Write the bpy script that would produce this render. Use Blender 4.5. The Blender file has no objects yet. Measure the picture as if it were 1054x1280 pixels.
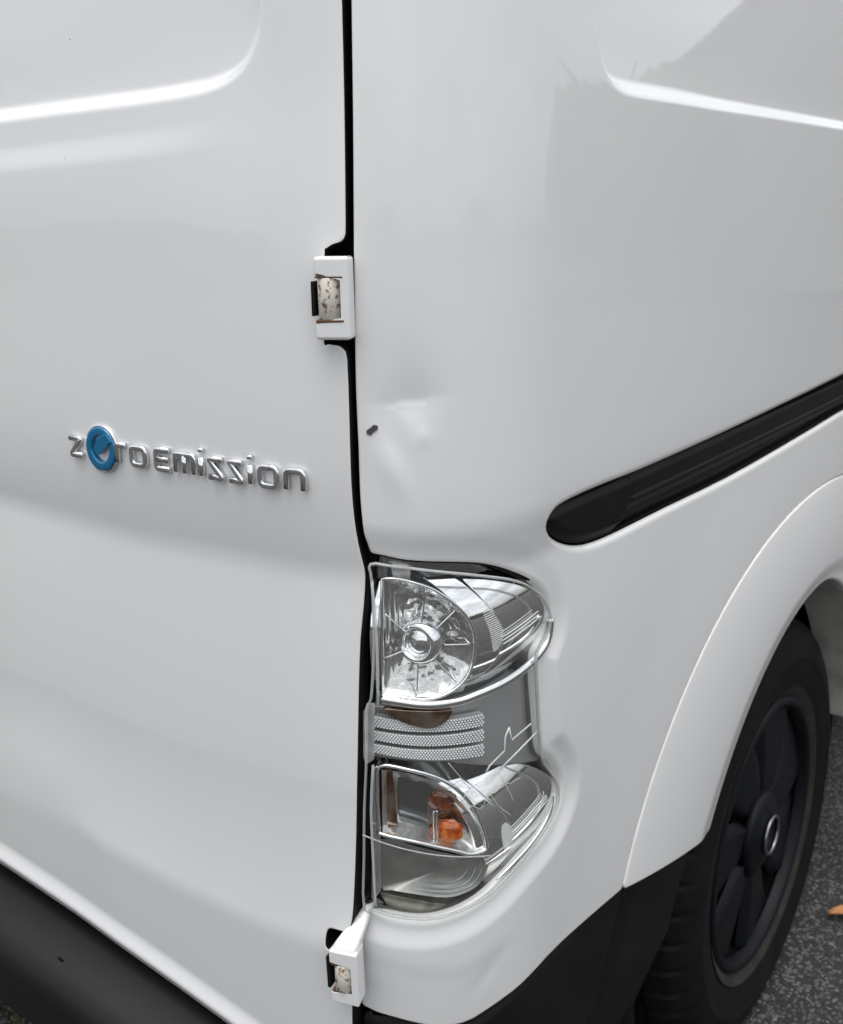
import bpy, bmesh, math, random
import numpy as np
from mathutils import Vector, Matrix
R = math.radians
random.seed(7); rng = np.random.default_rng(7)
scn = bpy.context.scene
COL = scn.collection

# ------------------------------------------------------------------ camera, sky, sun, exposure
cam_d = bpy.data.cameras.new('camera'); cam = bpy.data.objects.new('camera', cam_d); COL.objects.link(cam)
pitch, roll, yaw = R(15.41), R(-1.385), R(36.744)
fw = Vector((-math.sin(yaw)*math.cos(pitch), math.cos(yaw)*math.cos(pitch), -math.sin(pitch)))
rt = fw.cross(Vector((0, 0, 1))).normalized(); up = rt.cross(fw)
rt2 = rt*math.cos(roll) + up*math.sin(roll); up2 = up*math.cos(roll) - rt*math.sin(roll)
m = Matrix((rt2, up2, -fw)).transposed().to_4x4(); m.translation = Vector((1.232, -1.339, 1.1465))
cam.matrix_world = m
cam_d.sensor_fit = 'VERTICAL'; cam_d.sensor_height = 36.0; cam_d.lens = 36.0*1337/1280
cam_d.clip_start = 0.02; cam_d.clip_end = 2000
cam_d.dof.use_dof = True; cam_d.dof.focus_distance = 0.72; cam_d.dof.aperture_fstop = 14
scn.camera = cam
SUN_EL, SUN_AZ = R(83), R(135)          # azimuth measured from +Y clockwise: behind the van, a little to its left
world = bpy.data.worlds.new('World'); scn.world = world; world.use_nodes = True
nt = world.node_tree; nt.nodes.clear()
sky = nt.nodes.new('ShaderNodeTexSky'); sky.sky_type = 'NISHITA'; sky.sun_disc = False
sky.sun_elevation = SUN_EL; sky.sun_rotation = SUN_AZ; sky.air_density = 1.0; sky.dust_density = 4.0; sky.ozone_density = 1.0
hsv = nt.nodes.new('ShaderNodeHueSaturation'); hsv.inputs['Saturation'].default_value = 0.20
bg = nt.nodes.new('ShaderNodeBackground'); bg.inputs['Strength'].default_value = 0.10
wo = nt.nodes.new('ShaderNodeOutputWorld')
nt.links.new(sky.outputs[0], hsv.inputs['Color']); tcw = nt.nodes.new('ShaderNodeTexCoord'); mpw = nt.nodes.new('ShaderNodeMapping'); mpw.inputs['Scale'].default_value = (1.3, 1.3, 4.5)
nzw = nt.nodes.new('ShaderNodeTexNoise'); nzw.inputs['Scale'].default_value = 1.9; nzw.inputs['Detail'].default_value = 7; nzw.inputs['Roughness'].default_value = .55
rgw = nt.nodes.new('ShaderNodeMapRange'); rgw.inputs['From Min'].default_value = .35; rgw.inputs['From Max'].default_value = .68; rgw.inputs['To Min'].default_value = .74; rgw.inputs['To Max'].default_value = 1.5
mxw = nt.nodes.new('ShaderNodeMix'); mxw.data_type = 'RGBA'; mxw.blend_type = 'MULTIPLY'; mxw.inputs['Factor'].default_value = 1
for a_, b_ in ((tcw.outputs['Generated'], mpw.inputs['Vector']), (mpw.outputs[0], nzw.inputs['Vector']), (nzw.outputs['Fac'], rgw.inputs['Value']), (hsv.outputs[0], mxw.inputs['A']), (rgw.outputs[0], mxw.inputs['B']), (mxw.outputs['Result'], bg.inputs['Color'])): nt.links.new(a_, b_); nt.links.new(bg.outputs[0], wo.inputs[0])
sun_d = bpy.data.lights.new('sun', 'SUN'); sun = bpy.data.objects.new('sun', sun_d); COL.objects.link(sun)
sun_d.energy = 0.5; sun_d.angle = R(60); sun_d.color = (1.0, 0.97, 0.93)
sdir = Vector((math.sin(SUN_AZ)*math.cos(SUN_EL), math.cos(SUN_AZ)*math.cos(SUN_EL), math.sin(SUN_EL)))
sun.rotation_euler = sdir.to_track_quat('Z', 'Y').to_euler(); sun.location = sdir*30
scn.view_settings.view_transform = 'Standard'; scn.view_settings.look = 'None'
scn.view_settings.exposure = 1.30; scn.view_settings.gamma = 1.0
scn.render.engine = 'CYCLES'
scn.cycles.max_bounces = 14; scn.cycles.transparent_max_bounces = 24; scn.cycles.glossy_bounces = 8
scn.cycles.sample_clamp_indirect = 6.0

# ------------------------------------------------------------------ the shape of the van
# ---- plan contour of the van body: distance u along it from the middle of the rear, heading turns from the rear round the corner to the side
def make_contour():
    du = 0.0005
    s = np.arange(0, 3.2, du)
    a, L = 0.690, 0.270
    th_c = math.radians(90.0) - a/9.0 - 0.020
    w = np.clip((s - a)/L, 0, 1)
    bump = np.where((w > 0) & (w < 1), np.sin(np.pi*w)**1.0, 0)
    bump = bump/(bump.sum()*du)*th_c
    k = np.where(s < a, 1/9.0, 0) + bump + np.where(s > a + L, 0.020/0.8, 0)*(s < a + L + 0.8)
    th = np.concatenate([[0], np.cumsum(k)[:-1]*du])
    x = np.concatenate([[0], np.cumsum(np.cos(th))[:-1]*du])
    y = np.concatenate([[0], np.cumsum(np.sin(th))[:-1]*du])
    i = np.searchsorted(s, a + L)
    x += 0.865 - x[i]
    x -= x[0]
    sc = 1.0
    y += -0.842
    return s, x, y, th
CS, CX, CY, CT = make_contour()
def belly(z):                       # how far the body leans in above and below its widest height
    return 0.045*(z - 0.86)**2
def S(u, z, out=0.0):               # body surface point, pushed outwards by out
    x = np.interp(u, CS, CX); y = np.interp(u, CS, CY); t = np.interp(u, CS, CT)
    nx, ny = np.sin(t), -np.cos(t)
    o = out - belly(z)
    return np.stack([x + nx*o, y + ny*o, z + 0*x], -1)

# feature lines of the bodywork: (distance along the contour, height) in metres
CURVES = {
    'gap_door': [(0.7788, 1.2755), (0.7779, 1.2063), (0.7767, 1.1433), (0.7758, 1.1354), (0.7730, 1.1320), (0.7662, 1.1301), (0.7621, 1.1271), (0.7613, 1.1226), (0.7591, 1.0721), (0.7607, 1.0680), (0.7687, 1.0670), (0.7731, 1.0639), (0.7751, 1.0565), (0.7753, 1.0192), (0.7748, 0.9752), (0.7754, 0.9470), (0.7770, 0.9287), (0.7793, 0.9137), (0.7801, 0.9055), (0.7784, 0.8829), (0.7754, 0.8580), (0.7732, 0.8202), (0.7708, 0.7702), (0.7668, 0.7022), (0.7631, 0.6463), (0.7611, 0.6271), (0.7580, 0.6199), (0.7523, 0.6167), (0.7431, 0.6168), (0.7400, 0.6129), (0.7389, 0.6022), (0.7419, 0.5987), (0.7561, 0.5981), (0.7597, 0.5870), (0.7562, 0.5248)],
    'gap_quarter': [(0.7836, 1.2753), (0.7822, 1.2061), (0.7801, 1.1333), (0.7785, 1.0671), (0.7780, 1.0300), (0.7784, 0.9974), (0.7783, 0.9641), (0.7796, 0.9385), (0.7813, 0.9225)],
    'pocket': [(0.7815, 0.9202), (0.7913, 0.9186), (0.8057, 0.9151), (0.8218, 0.9128), (0.8430, 0.9101), (0.8643, 0.9062), (0.8840, 0.8998), (0.9028, 0.8914), (0.9227, 0.8805), (0.9390, 0.8676), (0.9498, 0.8519), (0.9513, 0.8362), (0.9444, 0.8265), (0.9353, 0.8190), (0.9329, 0.8025), (0.9359, 0.7708), (0.9390, 0.7453), (0.9437, 0.7284), (0.9594, 0.7121), (0.9706, 0.6938), (0.9714, 0.6785), (0.9629, 0.6654), (0.9455, 0.6547), (0.9169, 0.6478), (0.8883, 0.6380), (0.8651, 0.6300), (0.8412, 0.6250), (0.8185, 0.6233), (0.7966, 0.6253), (0.7777, 0.6292), (0.7647, 0.6318)],
    'quarter_low': [(0.7630, 0.6173), (0.7588, 0.5395)],
    'lens': [(0.7839, 0.9144), (0.7995, 0.9131), (0.8167, 0.9105), (0.8520, 0.9032), (0.8848, 0.8939), (0.9045, 0.8860), (0.9177, 0.8781), (0.9346, 0.8644), (0.9439, 0.8485), (0.9407, 0.8357), (0.9275, 0.8256), (0.9245, 0.8161), (0.9272, 0.7851), (0.9315, 0.7449), (0.9366, 0.7266), (0.9480, 0.7122), (0.9602, 0.6950), (0.9610, 0.6783), (0.9500, 0.6674), (0.9287, 0.6574), (0.8990, 0.6455), (0.8720, 0.6346), (0.8494, 0.6293), (0.8288, 0.6265), (0.8098, 0.6272), (0.7911, 0.6301), (0.7772, 0.6335), (0.7672, 0.6355), (0.7694, 0.6812), (0.7716, 0.7232), (0.7748, 0.7621), (0.7767, 0.8035), (0.7807, 0.8132), (0.7844, 0.8585), (0.7845, 0.9010)],
    'A': [(0.4040, 0.9606), (0.5266, 0.9598), (0.6445, 0.9588), (0.7490, 0.9579)],
    'B': [(0.3947, 0.9139), (0.4846, 0.9083), (0.5660, 0.9036), (0.6734, 0.9037), (0.7730, 0.9022)],
    'Cc': [(0.4501, 0.6223), (0.4940, 0.6133), (0.5874, 0.6047), (0.6720, 0.6017), (0.7335, 0.6043)],
    'D': [(0.3119, 0.5470), (0.4262, 0.5298), (0.5270, 0.5101), (0.6186, 0.4980), (0.6607, 0.4931)],
    'E': [(0.3075, 0.5296), (0.3667, 0.5225), (0.4228, 0.5132), (0.4746, 0.5038), (0.5246, 0.4950), (0.5705, 0.4831), (0.6156, 0.4745)],
    'door_recess': [(0.7185, 1.2807), (0.7171, 1.2668), (0.7118, 1.2532), (0.7017, 1.2416), (0.6882, 1.2344), (0.6703, 1.2304), (0.6483, 1.2285), (0.6101, 1.2272), (0.5611, 1.2266), (0.5083, 1.2261), (0.4509, 1.2253)],
    'door_crease': [(0.4459, 1.1942), (0.5402, 1.1962), (0.6231, 1.1991), (0.6897, 1.2036)],
    'side_recess': [(1.0047, 1.2915), (1.0077, 1.2762), (1.0156, 1.2557), (1.0288, 1.2421), (1.0477, 1.2352), (1.0770, 1.2332), (1.1502, 1.2332), (1.2345, 1.2326), (1.3327, 1.2327), (1.4488, 1.2328), (1.6010, 1.2328)],
    'rail': [(1.6613, 0.9412), (1.3846, 0.9360), (1.2231, 0.9339), (1.0945, 0.9333), (1.0133, 0.9345), (0.9652, 0.9335), (0.9474, 0.9300), (0.9429, 0.9217), (0.9547, 0.9087), (0.9795, 0.8953), (1.0095, 0.8874), (1.0570, 0.8842), (1.1599, 0.8834), (1.3063, 0.8816), (1.4923, 0.8855), (1.6747, 0.8901)],
    'rail_seam': [(1.0825, 0.9301), (1.0822, 0.9099), (1.0584, 0.8853)],
    'rail_ribs': [(1.0780, 0.9038), (1.3013, 0.9067), (1.6382, 0.9111)],
    'trim_out': [(1.7028, 0.7922), (1.6147, 0.8089), (1.5500, 0.8148), (1.4786, 0.8103), (1.4151, 0.7963), (1.3742, 0.7764), (1.2927, 0.7389), (1.2229, 0.7028), (1.1686, 0.6651), (1.1212, 0.5966), (1.0843, 0.5250)],
    'white_low': [(0.7605, 0.5368), (0.7896, 0.5317), (0.8199, 0.5231), (0.8405, 0.5196), (0.8604, 0.5198), (0.8925, 0.5267), (0.9498, 0.5331), (1.0095, 0.5304), (1.0843, 0.5250)],
    'trim_low': [(1.0843, 0.5250), (1.1502, 0.5095), (1.2354, 0.4976)],
    'ledge': [(0.7642, 0.6073), (0.8052, 0.5942), (0.8471, 0.5858), (0.8796, 0.5952), (0.9246, 0.6146), (0.9889, 0.6330), (1.0211, 0.6756), (1.0031, 0.7365), (0.9743, 0.7838)],
    'dent': [(0.8148, 1.0269), (0.8059, 0.9974), (0.8017, 0.9837), (0.8240, 1.0032), (0.8564, 0.5563), (0.8879, 0.5655), (0.7889, 1.0095), (0.9452, 1.0540), (0.7853, 1.1107)],
    'hinge_up': [(0.7581, 1.1233), (0.7801, 1.1244), (0.7798, 1.0739), (0.7772, 1.0698), (0.7570, 1.0722), (0.7581, 1.1113), (0.7753, 1.1112), (0.7743, 1.0831), (0.7569, 1.0830)],
    'hinge_low': [(0.7481, 0.6136), (0.7707, 0.6102), (0.7687, 0.5629), (0.7668, 0.5609), (0.7458, 0.5650), (0.7479, 0.5990), (0.7682, 0.5981), (0.7672, 0.5752), (0.7462, 0.5712), (0.7680, 0.6367)],
    'badge': [(0.5054, 0.9682), (0.7417, 0.9645), (0.5081, 0.9860), (0.7438, 0.9819), (0.5040, 0.9682), (0.5220, 0.9681), (0.5411, 0.9679), (0.5581, 0.9677), (0.5718, 0.9676), (0.5742, 0.9675), (0.5931, 0.9673), (0.6006, 0.9672), (0.6183, 0.9670), (0.6206, 0.9670), (0.6432, 0.9667), (0.6454, 0.9667), (0.6518, 0.9666), (0.6540, 0.9665), (0.6712, 0.9663), (0.6738, 0.9663), (0.6897, 0.9660), (0.6925, 0.9660), (0.6980, 0.9659), (0.7017, 0.9658), (0.7208, 0.9654), (0.7243, 0.9653), (0.7427, 0.9644), (0.5425, 0.9780)],
    'D_up': [(0.7911, 0.9023), (0.8044, 0.9013), (0.8177, 0.8976), (0.8292, 0.8928), (0.8411, 0.8846), (0.8513, 0.8751), (0.8587, 0.8653), (0.8635, 0.8546), (0.8645, 0.8445), (0.8630, 0.8337), (0.8581, 0.8231), (0.8504, 0.8158), (0.8417, 0.8114), (0.8293, 0.8086), (0.8152, 0.8090), (0.8015, 0.8114), (0.7878, 0.8132)],
    'arc_up': [(0.8447, 0.9012), (0.8570, 0.8940), (0.8667, 0.8861), (0.8794, 0.8728), (0.8893, 0.8591), (0.8940, 0.8464), (0.8931, 0.8310), (0.8865, 0.8211), (0.8789, 0.8133), (0.8646, 0.8070)],
    'bullet_up': [(0.7878, 0.9071), (0.8046, 0.9060), (0.8233, 0.9033), (0.8467, 0.8992), (0.8702, 0.8936), (0.8921, 0.8873), (0.9178, 0.8768), (0.9411, 0.8624), (0.9543, 0.8494), (0.9560, 0.8388), (0.9507, 0.8293), (0.9382, 0.8222), (0.9181, 0.8157), (0.8972, 0.8111), (0.8789, 0.8070), (0.8601, 0.8037), (0.8408, 0.8027), (0.8208, 0.8041), (0.8015, 0.8066), (0.7841, 0.8085)],
    'trim_up': [(0.7869, 0.8102), (0.8017, 0.8079), (0.8146, 0.8055), (0.8277, 0.8040), (0.8394, 0.8038), (0.8535, 0.8042), (0.8664, 0.8058), (0.8957, 0.8089), (0.9222, 0.8138), (0.9425, 0.8211), (0.9502, 0.8303), (0.9522, 0.8419)],
    'hub_up': [(0.8184, 0.8507), (0.8135, 0.8500), (0.8189, 0.8648)],
    'lines_up': [(0.8920, 0.8443), (0.9372, 0.8523), (0.8925, 0.8415), (0.9379, 0.8495), (0.8932, 0.8385), (0.9387, 0.8467)],
    'bronze': [(0.7874, 0.8029), (0.8032, 0.8017), (0.8210, 0.8000), (0.8352, 0.7987), (0.8436, 0.7981), (0.8419, 0.7938), (0.8361, 0.7882), (0.8267, 0.7854), (0.8167, 0.7869), (0.8029, 0.7919), (0.7922, 0.7982)],
    'strip1': [(0.7799, 0.7947), (0.7911, 0.7933), (0.8022, 0.7921), (0.8133, 0.7910), (0.8245, 0.7901), (0.8360, 0.7893), (0.8479, 0.7885), (0.8604, 0.7878), (0.8738, 0.7871), (0.8738, 0.7772), (0.8604, 0.7782), (0.8478, 0.7791), (0.8358, 0.7801), (0.8243, 0.7810), (0.8130, 0.7821), (0.8019, 0.7834), (0.7907, 0.7847), (0.7795, 0.7863)],
    'strip2': [(0.7794, 0.7831), (0.7906, 0.7816), (0.8018, 0.7803), (0.8130, 0.7791), (0.8242, 0.7781), (0.8358, 0.7772), (0.8477, 0.7764), (0.8603, 0.7755), (0.8738, 0.7746), (0.8737, 0.7649), (0.8602, 0.7662), (0.8476, 0.7674), (0.8356, 0.7685), (0.8241, 0.7697), (0.8127, 0.7709), (0.8016, 0.7723), (0.7904, 0.7739), (0.7791, 0.7756)],
    'strip3': [(0.7789, 0.7723), (0.7902, 0.7707), (0.8015, 0.7692), (0.8127, 0.7679), (0.8240, 0.7667), (0.8356, 0.7656), (0.8476, 0.7646), (0.8602, 0.7635), (0.8737, 0.7623), (0.8737, 0.7522), (0.8601, 0.7539), (0.8475, 0.7554), (0.8354, 0.7569), (0.8238, 0.7584), (0.8125, 0.7600), (0.8012, 0.7616), (0.7900, 0.7634), (0.7786, 0.7654)],
    'mid_panel': [(0.7751, 0.7989), (0.8427, 0.7951), (0.8824, 0.7958), (0.9216, 0.7986), (0.9496, 0.8012), (0.9515, 0.7714), (0.9564, 0.7295), (0.9608, 0.7115), (0.9116, 0.7279), (0.8419, 0.7497), (0.7731, 0.7567)],
    'mark_a': [(0.8938, 0.7722), (0.8965, 0.7604), (0.9201, 0.7657)],
    'mark_b': [(0.8938, 0.7722), (0.8896, 0.7654), (0.8891, 0.7560), (0.8891, 0.7542), (0.8739, 0.7465), (0.8704, 0.7419)],
    'mark_c': [(0.9344, 0.7570), (0.9051, 0.7486), (0.8849, 0.7403)],
    'D_low': [(0.7844, 0.7501), (0.8035, 0.7485), (0.8237, 0.7412), (0.8425, 0.7282), (0.8581, 0.7081), (0.8677, 0.6885), (0.8717, 0.6743), (0.8665, 0.6699), (0.8579, 0.6715), (0.8441, 0.6783), (0.8121, 0.6899), (0.7832, 0.6967)],
    'smoke_low': [(0.7809, 0.6902), (0.8120, 0.6844), (0.8440, 0.6732), (0.8627, 0.6658), (0.8807, 0.6620), (0.8797, 0.6507), (0.8703, 0.6393), (0.8554, 0.6355), (0.8369, 0.6359), (0.8108, 0.6420), (0.7897, 0.6457), (0.7791, 0.6488)],
    'bullet_low': [(0.7800, 0.7565), (0.8037, 0.7544), (0.8336, 0.7479), (0.8595, 0.7410), (0.8893, 0.7310), (0.9195, 0.7195), (0.9466, 0.7055), (0.9654, 0.6890), (0.9723, 0.6766), (0.9688, 0.6657), (0.9575, 0.6552), (0.9357, 0.6480), (0.9115, 0.6416), (0.8874, 0.6355), (0.8860, 0.6390), (0.8839, 0.6513), (0.8806, 0.6640), (0.8725, 0.6708), (0.8702, 0.6780), (0.8668, 0.6909), (0.8574, 0.7104), (0.8422, 0.7302), (0.8237, 0.7431), (0.8036, 0.7504), (0.7859, 0.7521)],
    'arc_low': [(0.8505, 0.7359), (0.8652, 0.7261), (0.8788, 0.7131), (0.8923, 0.6981), (0.9021, 0.6856), (0.9077, 0.6679), (0.9061, 0.6531), (0.8983, 0.6443), (0.8874, 0.6366)],
    'lines_low': [(0.9055, 0.6735), (0.9551, 0.6852), (0.9061, 0.6706), (0.9567, 0.6826), (0.9065, 0.6680), (0.9584, 0.6795)],
    'trim_low_lamp': [(0.8841, 0.6401), (0.9033, 0.6462), (0.9276, 0.6531), (0.9475, 0.6612), (0.9594, 0.6717), (0.9628, 0.6837)],
    'frame_low': [(0.7810, 0.7012), (0.7807, 0.7188), (0.7812, 0.7394), (0.7838, 0.7553), (0.8037, 0.7533), (0.8272, 0.7455), (0.8456, 0.7323), (0.8610, 0.7131), (0.8705, 0.6913), (0.8750, 0.6737), (0.8680, 0.6711), (0.8562, 0.6729), (0.8429, 0.6796), (0.8119, 0.6910), (0.7819, 0.6979)],
    'column_low': [(0.7781, 0.7538), (0.7829, 0.7562), (0.7822, 0.7195), (0.7822, 0.6988), (0.7808, 0.6647), (0.7801, 0.6473), (0.7712, 0.6352), (0.7735, 0.6767), (0.7758, 0.7189)],
    'seam_low': [(0.7705, 0.7018), (0.7930, 0.6945), (0.8114, 0.6890), (0.8301, 0.6836), (0.8499, 0.6781), (0.8718, 0.6725)],
    'floor_low': [(0.7662, 0.6260), (0.7764, 0.6385), (0.8111, 0.6334), (0.8422, 0.6245), (0.8770, 0.6261), (0.8919, 0.6318), (0.9016, 0.6255), (0.8771, 0.6147), (0.8472, 0.6133), (0.8154, 0.6159), (0.7825, 0.6191), (0.7636, 0.6211)],
    'bulb': [(0.8430, 0.6885), (0.8395, 0.7147)],
    'cracks': [(0.8789, 0.7416), (0.8666, 0.7405), (0.8532, 0.7361), (0.8666, 0.7405), (0.8699, 0.7262), (0.8613, 0.7165), (0.8699, 0.7262), (0.8850, 0.7292), (0.8850, 0.7292), (0.8941, 0.7111), (0.8789, 0.7416), (0.8850, 0.7292), (0.8699, 0.7262), (0.8791, 0.7126), (0.8452, 0.7268), (0.8613, 0.7165), (0.8362, 0.7608), (0.8532, 0.7361), (0.8532, 0.7361), (0.8452, 0.7268), (0.8791, 0.7126), (0.8916, 0.6994), (0.8850, 0.7292), (0.9019, 0.7289), (0.8532, 0.7361), (0.8406, 0.7410)],
    'wire': [(0.7914, 0.9076), (0.7898, 0.8589), (0.7882, 0.8139)],
    'tape': [(0.7986, 0.9172), (0.8124, 0.9154), (0.8116, 0.9027), (0.8007, 0.9051)],
    'tape_side': [(0.7760, 0.8046), (0.7816, 0.8117), (0.7847, 0.8109), (0.7824, 0.7643), (0.7816, 0.7661), (0.7764, 0.7617), (0.7745, 0.7674)],
    'ridge_lens': [(0.7853, 0.9031), (0.7872, 0.8588), (0.7864, 0.8100), (0.7810, 0.7610), (0.7781, 0.7245), (0.7779, 0.6831), (0.7781, 0.6404)],
    'strut': [(0.4445, 0.4877), (0.4628, 0.4147), (0.4384, 0.4194)],
}

# ------------------------------------------------------------------ materials
def mat(name, base=(.8, .8, .8), rough=.5, metal=0, coat=0, coat_rough=.03, spec=.5, noise=None, bump=None, spots=None):
    mt = bpy.data.materials.new(name); mt.use_nodes = True
    t = mt.node_tree; b = t.nodes['Principled BSDF']
    b.inputs['Base Color'].default_value = (*base, 1); b.inputs['Roughness'].default_value = rough
    b.inputs['Metallic'].default_value = metal; b.inputs['Coat Weight'].default_value = coat
    b.inputs['Coat Roughness'].default_value = coat_rough; b.inputs['Specular IOR Level'].default_value = spec
    tc = t.nodes.new('ShaderNodeTexCoord')
    colour = None
    if noise:                                    # (scale, colour 2, low, high)
        n = t.nodes.new('ShaderNodeTexNoise'); n.inputs['Scale'].default_value = noise[0]; n.inputs['Detail'].default_value = 6
        r = t.nodes.new('ShaderNodeValToRGB'); r.color_ramp.elements[0].position = noise[2]; r.color_ramp.elements[1].position = noise[3]
        r.color_ramp.elements[0].color = (*base, 1); r.color_ramp.elements[1].color = (*noise[1], 1)
        t.links.new(tc.outputs['Object'], n.inputs['Vector']); t.links.new(n.outputs['Fac'], r.inputs[0]); colour = r.outputs[0]
    if spots:                                    # (scale, size, colour): sparse specks of dirt
        v = t.nodes.new('ShaderNodeTexVoronoi'); v.inputs['Scale'].default_value = spots[0]
        lt = t.nodes.new('ShaderNodeMath'); lt.operation = 'LESS_THAN'; lt.inputs[1].default_value = spots[1]
        n2 = t.nodes.new('ShaderNodeTexWhiteNoise'); n2.noise_dimensions = '3D'
        g = t.nodes.new('ShaderNodeMath'); g.operation = 'GREATER_THAN'; g.inputs[1].default_value = .72
        mu = t.nodes.new('ShaderNodeMath'); mu.operation = 'MULTIPLY'
        mx = t.nodes.new('ShaderNodeMix'); mx.data_type = 'RGBA'
        t.links.new(tc.outputs['Object'], v.inputs['Vector']); t.links.new(v.outputs['Distance'], lt.inputs[0])
        t.links.new(v.outputs['Position'], n2.inputs['Vector']); t.links.new(n2.outputs['Value'], g.inputs[0])
        t.links.new(lt.outputs[0], mu.inputs[0]); t.links.new(g.outputs[0], mu.inputs[1]); t.links.new(mu.outputs[0], mx.inputs['Factor'])
        if colour: t.links.new(colour, mx.inputs['A'])
        else: mx.inputs['A'].default_value = (*base, 1)
        mx.inputs['B'].default_value = (*spots[2], 1); colour = mx.outputs['Result']
    if colour: t.links.new(colour, b.inputs['Base Color'])
    if bump:                                     # (scale, distance, strength)
        n = t.nodes.new('ShaderNodeTexNoise'); n.inputs['Scale'].default_value = bump[0]; n.inputs['Detail'].default_value = 5
        bp = t.nodes.new('ShaderNodeBump'); bp.inputs['Distance'].default_value = bump[1]; bp.inputs['Strength'].default_value = bump[2]
        t.links.new(tc.outputs['Object'], n.inputs['Vector']); t.links.new(n.outputs['Fac'], bp.inputs['Height'])
        t.links.new(bp.outputs[0], b.inputs['Normal'])
        if coat: t.links.new(bp.outputs[0], b.inputs['Coat Normal'])
    return mt
def clear_plastic(name, tint=(1, 1, 1), rough=.02, ior=1.45, haze=0.0, bump=None, floor=.028):
    mt = bpy.data.materials.new(name); mt.use_nodes = True; t = mt.node_tree; t.nodes.clear()
    o = t.nodes.new('ShaderNodeOutputMaterial'); tr = t.nodes.new('ShaderNodeBsdfTransparent'); tr.inputs[0].default_value = (*tint, 1)
    gl = t.nodes.new('ShaderNodeBsdfGlossy'); gl.inputs['Roughness'].default_value = rough
    lw = t.nodes.new('ShaderNodeLayerWeight'); lw.inputs['Blend'].default_value = .5
    pw = t.nodes.new('ShaderNodeMath'); pw.operation = 'POWER'; pw.inputs[1].default_value = 5.0
    ml = t.nodes.new('ShaderNodeMath'); ml.operation = 'MULTIPLY_ADD'; ml.inputs[1].default_value = .9; ml.inputs[2].default_value = floor
    mx = t.nodes.new('ShaderNodeMixShader')
    t.links.new(lw.outputs['Facing'], pw.inputs[0]); t.links.new(pw.outputs[0], ml.inputs[0]); t.links.new(ml.outputs[0], mx.inputs[0])
    first = tr.outputs[0]
    if haze:
        df = t.nodes.new('ShaderNodeBsdfDiffuse'); df.inputs[0].default_value = (.75, .76, .76, 1)
        m2 = t.nodes.new('ShaderNodeMixShader'); m2.inputs[0].default_value = haze
        t.links.new(tr.outputs[0], m2.inputs[1]); t.links.new(df.outputs[0], m2.inputs[2]); first = m2.outputs[0]
    t.links.new(first, mx.inputs[1]); t.links.new(gl.outputs[0], mx.inputs[2])
    if bump:
        tc = t.nodes.new('ShaderNodeTexCoord'); n = t.nodes.new('ShaderNodeTexNoise'); n.inputs['Scale'].default_value = bump[0]
        bp = t.nodes.new('ShaderNodeBump'); bp.inputs['Distance'].default_value = bump[1]
        t.links.new(tc.outputs['Object'], n.inputs['Vector']); t.links.new(n.outputs['Fac'], bp.inputs['Height']); t.links.new(bp.outputs[0], gl.inputs['Normal'])
    t.links.new(mx.outputs[0], o.inputs[0])
    return mt
M = {}
M['paint'] = mat('white_paint', (.76, .765, .76), .38, coat=1.0, coat_rough=.012, noise=(2.2, (.735, .74, .735), .35, .7), bump=(9.0, .0012, .10), spots=(26, .018, (.30, .27, .23)))
M['lip'] = mat('dirty_white_paint', (.52, .51, .48), .5, noise=(18, (.33, .31, .28), .45, .7), spots=(60, .12, (.08, .07, .06)))
M['black_plastic'] = mat('black_plastic', (.0035, .0035, .004), .5, spec=.2, noise=(14, (.008, .008, .008), .4, .75), bump=(900, .0002, .35))
M['bumper'] = mat('grained_bumper_plastic', (.006, .006, .007), .55, spec=.24, noise=(9, (.010, .0098, .0095), .4, .8), bump=(700, .0002, .5))
M['rubber_and_shade'] = mat('black_rubber_and_shade', (.005, .005, .005), .75, spec=.2)  # seals and pads; also painted shade on the panels' turned-in edges
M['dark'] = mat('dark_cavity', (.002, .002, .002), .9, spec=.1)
M['chrome'] = mat('lamp_chrome', (.88, .885, .89), .045, metal=1)
M['chrome_rough'] = mat('satin_chrome', (.82, .82, .81), .13, metal=1)
M['chrome_bowl'] = mat('indicator_bowl_chrome', (.66, .66, .64), .34, metal=1, bump=(60, .006, .6))
M['chrome_dark'] = mat('smoked_chrome', (.36, .37, .38), .14, metal=1)
M['badge'] = mat('badge_chrome', (.80, .81, .82), .11, metal=1, noise=(160, (.50, .46, .43), .55, .78))
M['blue'] = mat('blue_enamel', (.003, .135, .29), .25, metal=.1, coat=.6)
M['bronze'] = mat('brown_reflector_and_reflection', (.20, .12, .075), .18, metal=.9, noise=(70, (.42, .33, .27), .4, .6))
M['reflex'] = mat('reflex_plastic', (.80, .81, .81), .25, metal=.3)
M['reflex_base'] = mat('reflex_base_plastic', (.45, .455, .45), .35, metal=.3)
M['grey_panel'] = mat('smoky_grey_panel', (.44, .445, .45), .38, metal=.5)
M['smoke'] = mat('smoked_reflector', (.28, .285, .265), .36, metal=.7, noise=(45, (.40, .405, .38), .35, .7))
M['ridge'] = mat('moulded_ridge_plastic', (.74, .75, .75), .25)
M['amber'] = mat('amber_bulb_glass', (.62, .15, .006), .2, coat=1, noise=(170, (.30, .045, .003), .40, .62))
M['grime'] = mat('grimy_clear_plastic', (.34, .33, .28), .4, metal=.3, noise=(60, (.14, .13, .10), .4, .65))
M['rust'] = mat('rusty_white_steel', (.60, .57, .50), .5, noise=(260, (.15, .070, .028), .52, .64), spots=(420, .18, (.05, .03, .02)))
M['rust_dark'] = mat('rust_stain', (.10, .05, .025), .8)
M['tyre'] = mat('tyre_rubber', (.0034, .0034, .0034), .7, spec=.17, noise=(22, (.007, .0068, .0065), .4, .8), bump=(300, .0003, .4))
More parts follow.
